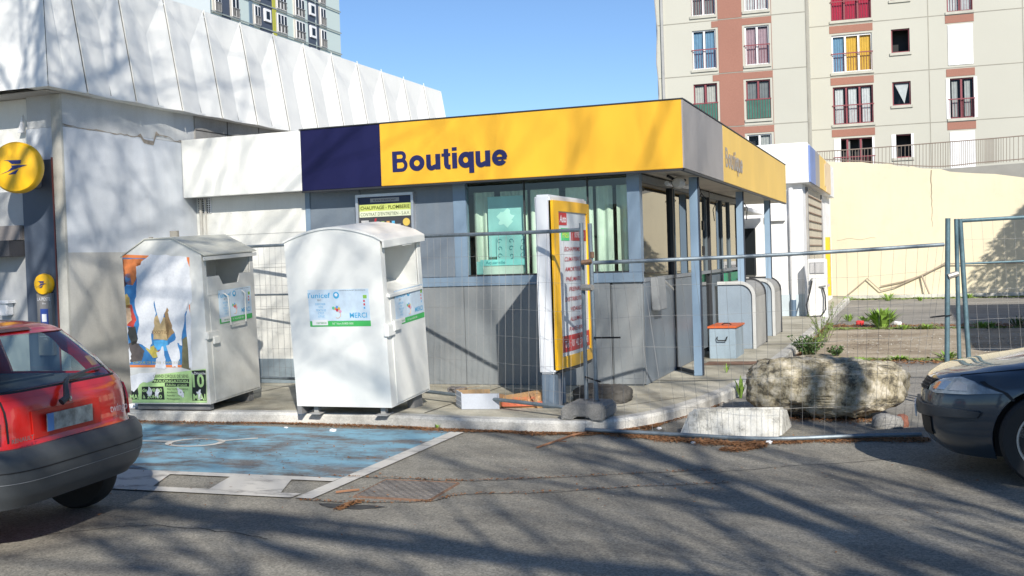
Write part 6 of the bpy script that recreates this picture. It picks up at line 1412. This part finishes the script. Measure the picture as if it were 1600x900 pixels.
def weed(cx, cy, z, h, rad_, n_, label, mat_=LEAF, wide=.02, kind='upright', group=None):
    rnd = random.Random(int(cx * 100) + int(cy * 10) + n_); mb = MB(); mb2 = MB()
    for _ in range(n_):
        a_ = rnd.random() * 6.28; r0 = rnd.random() * rad_ * .3; lean = rnd.uniform(.1, 1.0) * rad_; hh = h * rnd.uniform(.45, 1)
        b_ = Vector((cx + r0 * math.cos(a_), cy + r0 * math.sin(a_), z)); t_ = b_ + Vector((lean * math.cos(a_), lean * math.sin(a_), hh)); s_ = Vector((-math.sin(a_), math.cos(a_), 0))
        if kind == 'upright':
            m_ = b_.lerp(t_, .55) + Vector((0, 0, hh * .12)); w_ = wide * rnd.uniform(.7, 1.3)
            mb.add([b_ - s_ * w_ * .3, b_ + s_ * w_ * .3, m_ + s_ * w_, m_ - s_ * w_, t_], [(0, 1, 2, 3), (3, 2, 4)])
        else:
            mb2.tube([b_, b_.lerp(t_, .5) + Vector((0, 0, hh * .1)), t_], .004, 3)
            for q in range(7):
                c_ = b_.lerp(t_, rnd.uniform(.25, 1)); d_ = Vector((rnd.uniform(-1, 1), rnd.uniform(-1, 1), rnd.uniform(-.2, .8))).normalized() * wide * rnd.uniform(1, 2.2); e_ = d_.cross(Vector((rnd.random(), rnd.random(), rnd.random()))).normalized() * wide * .5
                mb.quad(c_, c_ + d_ * .5 + e_, c_ + d_, c_ + d_ * .5 - e_)
    r_ = thing('weed_plant', label, 'weed', (cx, cy, z), group=group)
    mb.build('leaves', mat_, r_)
    if mb2.f: mb2.build('stem', M('weed stem', (.10, .12, .05), .8), r_)
    return r_
G_ = 'weeds growing in the yard joints'
w1 = pz(1378, 511, 0); weed(w1.x, w1.y, 0, .42, .40, 130, 'bright green broad leaved weed clump in the middle of the yard', LEAF, .04, group=G_)
w2 = pz(1265, 558, 0); weed(w2.x, w2.y, 0, .34, .26, 60, 'bushy dark green weed behind the boulder top', LEAFD, .035, 'bush', G_)
w2 = pz(1306, 556, 0); weed(w2.x, w2.y, 0, .16, .14, 25, 'small dark weed right of the bushy weed behind the boulder', LEAFD, .03, 'bush', G_)
w3 = pz(1158, 622, 0); weed(w3.x, w3.y, 0, .28, .08, 12, 'thin upright green weed at the left end of the boulder', LEAF, .018, group=G_)
for (a_, b_, h_, r_, lb) in ((1322, 472, .35, .4, 'low yellowish weed at the left foot of the cream wall'), (1388, 470, .45, .35, 'green weed at the foot of the cream wall under the sagging pipe'), (1438, 470, .25, .25, 'small weed at the cream wall foot left of the fence posts'),
                         (1327, 502, .3, .22, 'small green weed left of the bright clump in the yard'), (1352, 502, .25, .3, 'low yellow weed touching the bright clump in the yard'), (1448, 514, .2, .35, 'flat yellowish weed in the yard joint left of the fence posts'), (1412, 515, .18, .25, 'tiny weed in the joint between bright clump and fence posts'),
                         (1535, 512, .22, .3, 'small weed in the yard joint right of the fence posts'), (1548, 511, .2, .2, 'tiny weed beside the edge of the large shadow'), (1480, 560, .2, .3, 'grass tuft at the base of the right-hand posts'), (1405, 562, .1, .3, 'thin grass patch in the near yard joint'), (1345, 565, .1, .3, 'sparse grass in the near joint behind the boulder'), (1515, 466, .3, .2, 'weed at the wall foot right of the fence posts'), (1590, 510, .4, .3, 'dark weed inside the large shadow at the right edge')):
    p_ = pz(a_, b_, 0); weed(p_.x, p_.y, 0, h_ * .6, r_ * .8, 40, lb, LEAF if 'dark' not in lb else LEAFD, .018, group=G_)
for (a_, b_, h_, r_, lb) in ((1290, 532, .5, .3, 'straggly thin weed at the pavement edge before the air machine'), (1275, 545, .3, .2, 'dry straggly weed at the pavement edge above the boulder'), (1298, 497, .5, .3, 'tall thin weed at the right foot of the air machine'), (1283, 520, .45, .35, 'loose twiggy weed along the pavement edge behind the enclosures')):
    p_ = pz(a_, b_, .05); weed(p_.x, p_.y, .02, h_, r_, 16, lb, LEAF, .02, 'bush', G_)
p_ = pz(680, 672, 0); weed(p_.x, p_.y + .05, 0, .07, .04, 10, 'tiny green weed in the gutter under the pale kerb', LEAF, .008, group=G_)
p_ = pz(1135, 582, P); weed(p_.x, p_.y, P, .14, .05, 8, 'tiny weed on the pavement before the chest', LEAF, .012, group=G_)
p_ = pz(1335, 425 + 45, 0)
GC_ = M('ground cover green', (.20, .26, .07), .9, var=.4, vs_=20, bump=0)
inpoly_line([(-1.7, 16.9), (4, 16.9)], 2600, .10, 21, GC_, 'ground_cover', 'thin moss and grass growing along the near joint of the yard', sag=1, size=(.01, .05))
inpoly_line([(-1.7, 23.4), (5, 23.4)], 3000, .14, 22, GC_, 'ground_cover', 'thin moss and grass growing along the far joint of the yard', sag=1, size=(.012, .06))
inpoly_line([(-2.2, 36.8), (5, 36.8)], 2600, .22, 23, GC_, 'ground_cover', 'grass and weeds along the foot of the cream wall', sag=1, size=(.02, .10))
inpoly_line([(-1.7, 13), (-1.62, 16), (-1.6, 20), (-1.7, 25)], 3500, .16, 24, GC_, 'ground_cover', 'moss and grass along the pavement edge', sag=1, size=(.01, .05))
inpoly_line([(-1.6, 16.6), (3, 16.6)], 2500, .25, 25, FLAKE, 'dry_litter', 'dry brown litter scattered along the near joint of the yard', sag=1, size=(.01, .035))
inpoly_line([(-1.6, 24.2), (3, 24)], 2500, .35, 26, FLAKE, 'dry_litter', 'dry brown litter scattered beyond the far joint of the yard', sag=1, size=(.01, .045))
inpoly_line([(-6, 7), (1.5, 8)], 260, 1.1, 27, FLAKE, 'dry_litter', 'single brown flakes scattered over the road', sag=1, size=(.006, .016))
inpoly_line([(-8.5, 8.5), (-4.2, 8.5)], 300, .6, 28, FLAKE, 'dry_litter', 'single brown flakes scattered over the blue bay', sag=1, size=(.006, .02))
inpoly_line([(-8.6, 11.2), (-3, 11)], 500, .6, 29, FLAKE, 'dry_litter', 'single brown flakes scattered over the pavement', sag=1, size=(.006, .018))
inpoly_line([(-1.7, 10.95), (-.1, 10.9)], 1800, .12, 30, FLAKE, 'dry_litter', 'brown litter packed at the foot of the boulder', sag=1, size=(.006, .02))
# litter items
gb_ = thing('open_carton', 'pale grey printed carton lying open on the pavement by the kerb', 'carton', (-4.4, 10.9, P), R(14))
cb = MB(True); cb.box(-.2, -.08, -.15, -.14, 0, .2); 
GC = M('grey printed card', (.42, .45, .50), .8, var=.08); IN = M('brown card', (.42, .28, .15), .9, var=.1)
gb_.matrix_basis = Matrix.Translation((-4.36, 10.62, P)) @ Matrix.Rotation(R(-8), 4, 'Z')
mb = MB(True); mb.obox((-.22, 0, 0), (.20, -.22, 0), (.008, .008, 0), (0, 0, .17)); mb.obox((-.02, -.22, 0), (.38, .12, 0), (-.003, .01, 0), (0, 0, .16)); mb.add([(-.22, 0, 0), (-.02, -.22, 0), (.36, -.1, 0), (.2, .16, 0)], [(0, 1, 2, 3)]); mb.build('side', GC, gb_)
mb = MB(True); mb.obox((-.22, 0, 0), (.34, .14, 0), (.005, -.008, 0), (0, 0, .17)); mb.obox((-.22, .0, .17), (.2, .04, .03), (.03, .08, 0), (0, 0, .004)); mb.build('flap', IN, gb_)
mb = MB(True)
for k in range(3): mb.obox((-.215 + .0, -.012, .03 + k * .045), (.185, -.205, 0), (-.002, -.002, 0), (0, 0, .006))
mb.build('print', flat('card print', (.62, .65, .68), .7), gb_)
cb_ = thing('cardboard_box', 'crushed brown cardboard box with orange lettering next to the price sign foot', 'cardboard box', (-3.85, 10.75, P))
cb_.matrix_basis = Matrix.Translation((-3.80, 10.72, P)) @ Matrix.Rotation(R(8), 4, 'Z')
BC = M('brown cardboard', (.50, .30, .14), .9, var=.12, vs_=6)
mb = MB(True); mb.add([(-.26, -.12, 0), (.26, -.14, 0), (.24, .16, 0), (-.28, .18, 0), (-.22, -.16, .13), (.25, -.10, .15), (.22, .14, .17), (-.24, .12, .10)], [(0, 3, 2, 1), (0, 1, 5, 4), (1, 2, 6, 5), (2, 3, 7, 6), (3, 0, 4, 7)])
mb.add([(-.22, -.162, .132), (.25, -.102, .152), (.26, .06, .175), (-.2, -.02, .12)], [(0, 1, 2, 3)]); mb.build('box', BC, cb_)
mb = MB(True); mb.add([(-.26, -.12, 0), (-.36, -.06, .09), (-.33, .04, .13), (-.24, .12, .10), (-.30, -.14, .05)], [(0, 4, 1), (0, 1, 2, 3)]); mb.add([(.05, -.13, .145), (.14, -.20, .02), (.16, -.195, .02), (.10, -.12, .15)], [(0, 1, 2, 3)]); split(mb, 'torn_flap', M('dark cardboard', (.28, .16, .08), .9), cb_)
mb = MB(True); mb.obox((-.24, -.148, .015), (.46, -.0, .01), (0, -.006, 0), (0, .0, .045)); mb.build('orange_band', flat('box orange', (.62, .16, .08), .7), cb_)
text('PRIMEUR', (-.12, -.160, .085), (1, .02, .02), (0, -.1, 1), .03, flat('box orange', (.62, .16, .08), .7), cb_, w=.24, local=True)
mb = MB(); c0 = pz(955, 637, P)
rr = random.Random(4); vs_ = [(c0.x + math.cos(a) * rr.uniform(.05, .10), c0.y + math.sin(a) * .06, P + rr.uniform(.0, .03)) for a in [i * .785 for i in range(8)]] + [(c0.x, c0.y, P + .07)]
mb.add(vs_, [(i, (i + 1) % 8, 8) for i in range(8)]); tag(mb.build('crumpled_paper', WPVC), 'crumpled white paper on the pavement beside the dark rubble', 'litter')
for (a_, b_, s_, lb) in ((1030, 666, .035, 'round white cap among the brown blossom by the curved kerb'), (1202, 688, .045, 'white scrap at the bottom corner of the concrete block'), (1083, 688, .03, 'small white scrap on the blossom under the bottom rail'), (520, 670, .05, 'grey white rag in the gutter below the clean bin'), (447, 665, .03, 'flat white scrap in the gutter between the bins')):
    c0 = pz(a_, b_, .03); tag(boulder(c0.x, c0.y, .0, s_ * 1.3, s_ * .9, s_ * .6, s_ * 100, 3, .2).build('litter_scrap', WPVC, smooth=True), lb, 'litter')
for (a_, b_, s_, m_, lb) in ((235, 637, .09, M('blue rag', (.10, .18, .40), .9), 'blue rag under the dirty bin'), (262, 639, .08, M('brown rag', (.30, .14, .08), .9), 'brown rag under the middle of the dirty bin'), (215, 637, .08, WPVC, 'white rag under the left of the dirty bin'), (700 + 15, 614, .10, M('grey rag', (.16, .15, .15), .9), 'grey rag on the pavement behind the pale carton')):
    c0 = pz(a_, b_, P); tag(boulder(c0.x, c0.y, P - .01, s_ * 2.2, s_ * 1.6, s_ * .8, s_ * 77, 4, .25).build('rag', m_, smooth=True), lb, 'litter')
tag(boulder(pz(1344, 508, 0).x, pz(1344, 508, 0).y, 0, .16, .12, .09, 2, 3, .2).build('litter_scrap', flat('red scrap', (.6, .04, .04), .6), smooth=True), 'red scrap beside the bright green weed clump', 'litter')
tag(boulder(pz(1403, 508, 0).x, pz(1403, 508, 0).y, 0, .15, .12, .08, 3, 3, .2).build('litter_scrap', WPVC, smooth=True), 'white scrap right of the bright green weed clump', 'litter')

# ================================================================== OFF-FRAME NEIGHBOURS THAT CAST THE SHADOWS
gb2 = thing('side_building', 'white rendered garage building standing to the right of the yard', 'building', (9, 16, 0))
mb = MB(); mb.box(6.1, 13, 10.5, 24.2, 0, 5.8); mb.build('wall', WHITE2, gb2)
mb = MB(); mb.box(5.95, 13.1, 10.4, 24.3, 5.8, 6.0); split(mb, 'roof', GREYC, gb2)
for y in (12, 15.5, 19): mb = MB(); mb.box(6.05, 6.1, y, y + 2.4, .1, 2.6); mb.build('garage_door', PANEL, gb2); mb = MB(); mb.box(6.06, 6.1, y + .5, y + 1.9, 3.6, 4.8); mb.build('window', DKGL, gb2)
def bush_tree(x, y, h0, h1, r_, n_, label):
    rnd = random.Random(5); t_ = thing('evergreen_tree', label, 'tree', (x, y, 0)); mb = MB(); mb.tube([(x, y, 0), (x + .05, y, h0), (x, y + .05, h1 * .9)], [.12, .09, .03], 8); mb.build('trunk', M('bark', (.12, .09, .07), .95, bump=.5), t_)
    mb = MB()
    for _ in range(n_):
        z = rnd.uniform(h0, h1); f_ = math.sin(math.pi * min(1, max(0, (z - h0) / (h1 - h0))) ** .7) + .15; a_ = rnd.random() * 6.28; rr_ = r_ * f_ * rnd.random() ** .5
        c_ = Vector((x + rr_ * math.cos(a_), y + rr_ * math.sin(a_), z)); d_ = Vector((math.cos(a_) * 1, math.sin(a_), rnd.uniform(-.9, .1))).normalized() * rnd.uniform(.1, .28); e_ = d_.cross(Vector((rnd.random() - .5, rnd.random() - .5, 1))).normalized() * .03
        mb.quad(c_, c_ + d_ * .4 + e_, c_ + d_, c_ + d_ * .4 - e_)
    mb.build('crown', LEAFD, t_); return t_
bush_tree(6.6, 32.4, 2.6, 6.4, 1.5, 9000, 'dense evergreen tree beyond the right edge casting its shadow on the cream wall')

def bare_tree(seed, h, spread, label, loc, rot, th=.22, tr_=.45, ks=(7, 6, 5, 4, 3)):
    rnd = random.Random(seed); t_ = thing('bare_tree', label, 'tree', loc, rot, 'bare street trees behind the camera'); tr = MB(True); cr_ = MB(True)
    def grow(p_, d_, L_, r_, lev):
        n_ = 4; pts = [p_]; rs = [r_]; d2 = d_.copy()
        for i in range(n_):
            d2 = (d2 + Vector((rnd.uniform(-1, 1), rnd.uniform(-1, 1), rnd.uniform(-.4, .7))) * (.10 + .05 * lev)).normalized(); pts.append(pts[-1] + d2 * L_ / n_); rs.append(r_ * (1 - .55 * (i + 1) / n_))
        (tr if lev == 0 else cr_).tube(pts, rs, 8 if lev < 2 else (5 if lev < 4 else 3))
        if lev >= 5: return
        k = ks[lev]
        for j in range(k):
            t = rnd.uniform(.45 if lev == 0 else .25, 1); i = min(int(t * n_), n_ - 1); q_ = pts[i].lerp(pts[i + 1], t * n_ - i)
            ax_ = Vector((rnd.uniform(-1, 1), rnd.uniform(-1, 1), rnd.uniform(-.2, .6))).normalized(); nd = (d2 * (.75 if lev else .6) + ax_ * spread).normalized()
            grow(q_, nd, L_ * rnd.uniform(.55, .78), rs[i] * rnd.uniform(.42, .62), lev + 1)
    grow(Vector((0, 0, 0)), Vector((0, 0, 1)), h * tr_, th, 0)
    tr.build('trunk', M('bark', (.12, .09, .07), .95, bump=.5), t_, smooth=True); cr_.build('branches', M('bark', (.12, .09, .07)), t_); return t_
T1 = bare_tree(3, 10.5, .42, 'leaning bare street tree behind the camera, second from the right', (8.6, -2.6, 0), 0, th=.20, ks=(8, 4, 3, 3, 2))
T1.matrix_basis = Matrix.Translation((8.6, -2.6, 0)) @ Matrix.Rotation(R(-27), 4, 'Y')
T2 = bare_tree(8, 17, .75, 'upright bare street tree behind the camera, second from the left', (-2.4, -1.6, 0), 0, th=.19, tr_=.52, ks=(7, 6, 5, 4, 3))
dup(T2, Matrix.Translation((-5.4, -.8, 0)) @ Matrix.Rotation(2.1, 4, 'Z'), 'upright bare street tree behind the camera, farthest to the left')
dup(T1, Matrix.Translation((10.2, -3.4, 0)) @ Matrix.Rotation(R(-26), 4, 'Y') @ Matrix.Rotation(1.3, 4, 'Z') @ Matrix.Scale(1.8, 4), 'tallest leaning bare street tree behind the camera, farthest to the right')

dup(T1, Matrix.Translation((6.6, -3.2, 0)) @ Matrix.Rotation(R(-27), 4, 'Y') @ Matrix.Rotation(2.4, 4, 'Z'), 'leaning bare street tree behind the camera, third from the right')
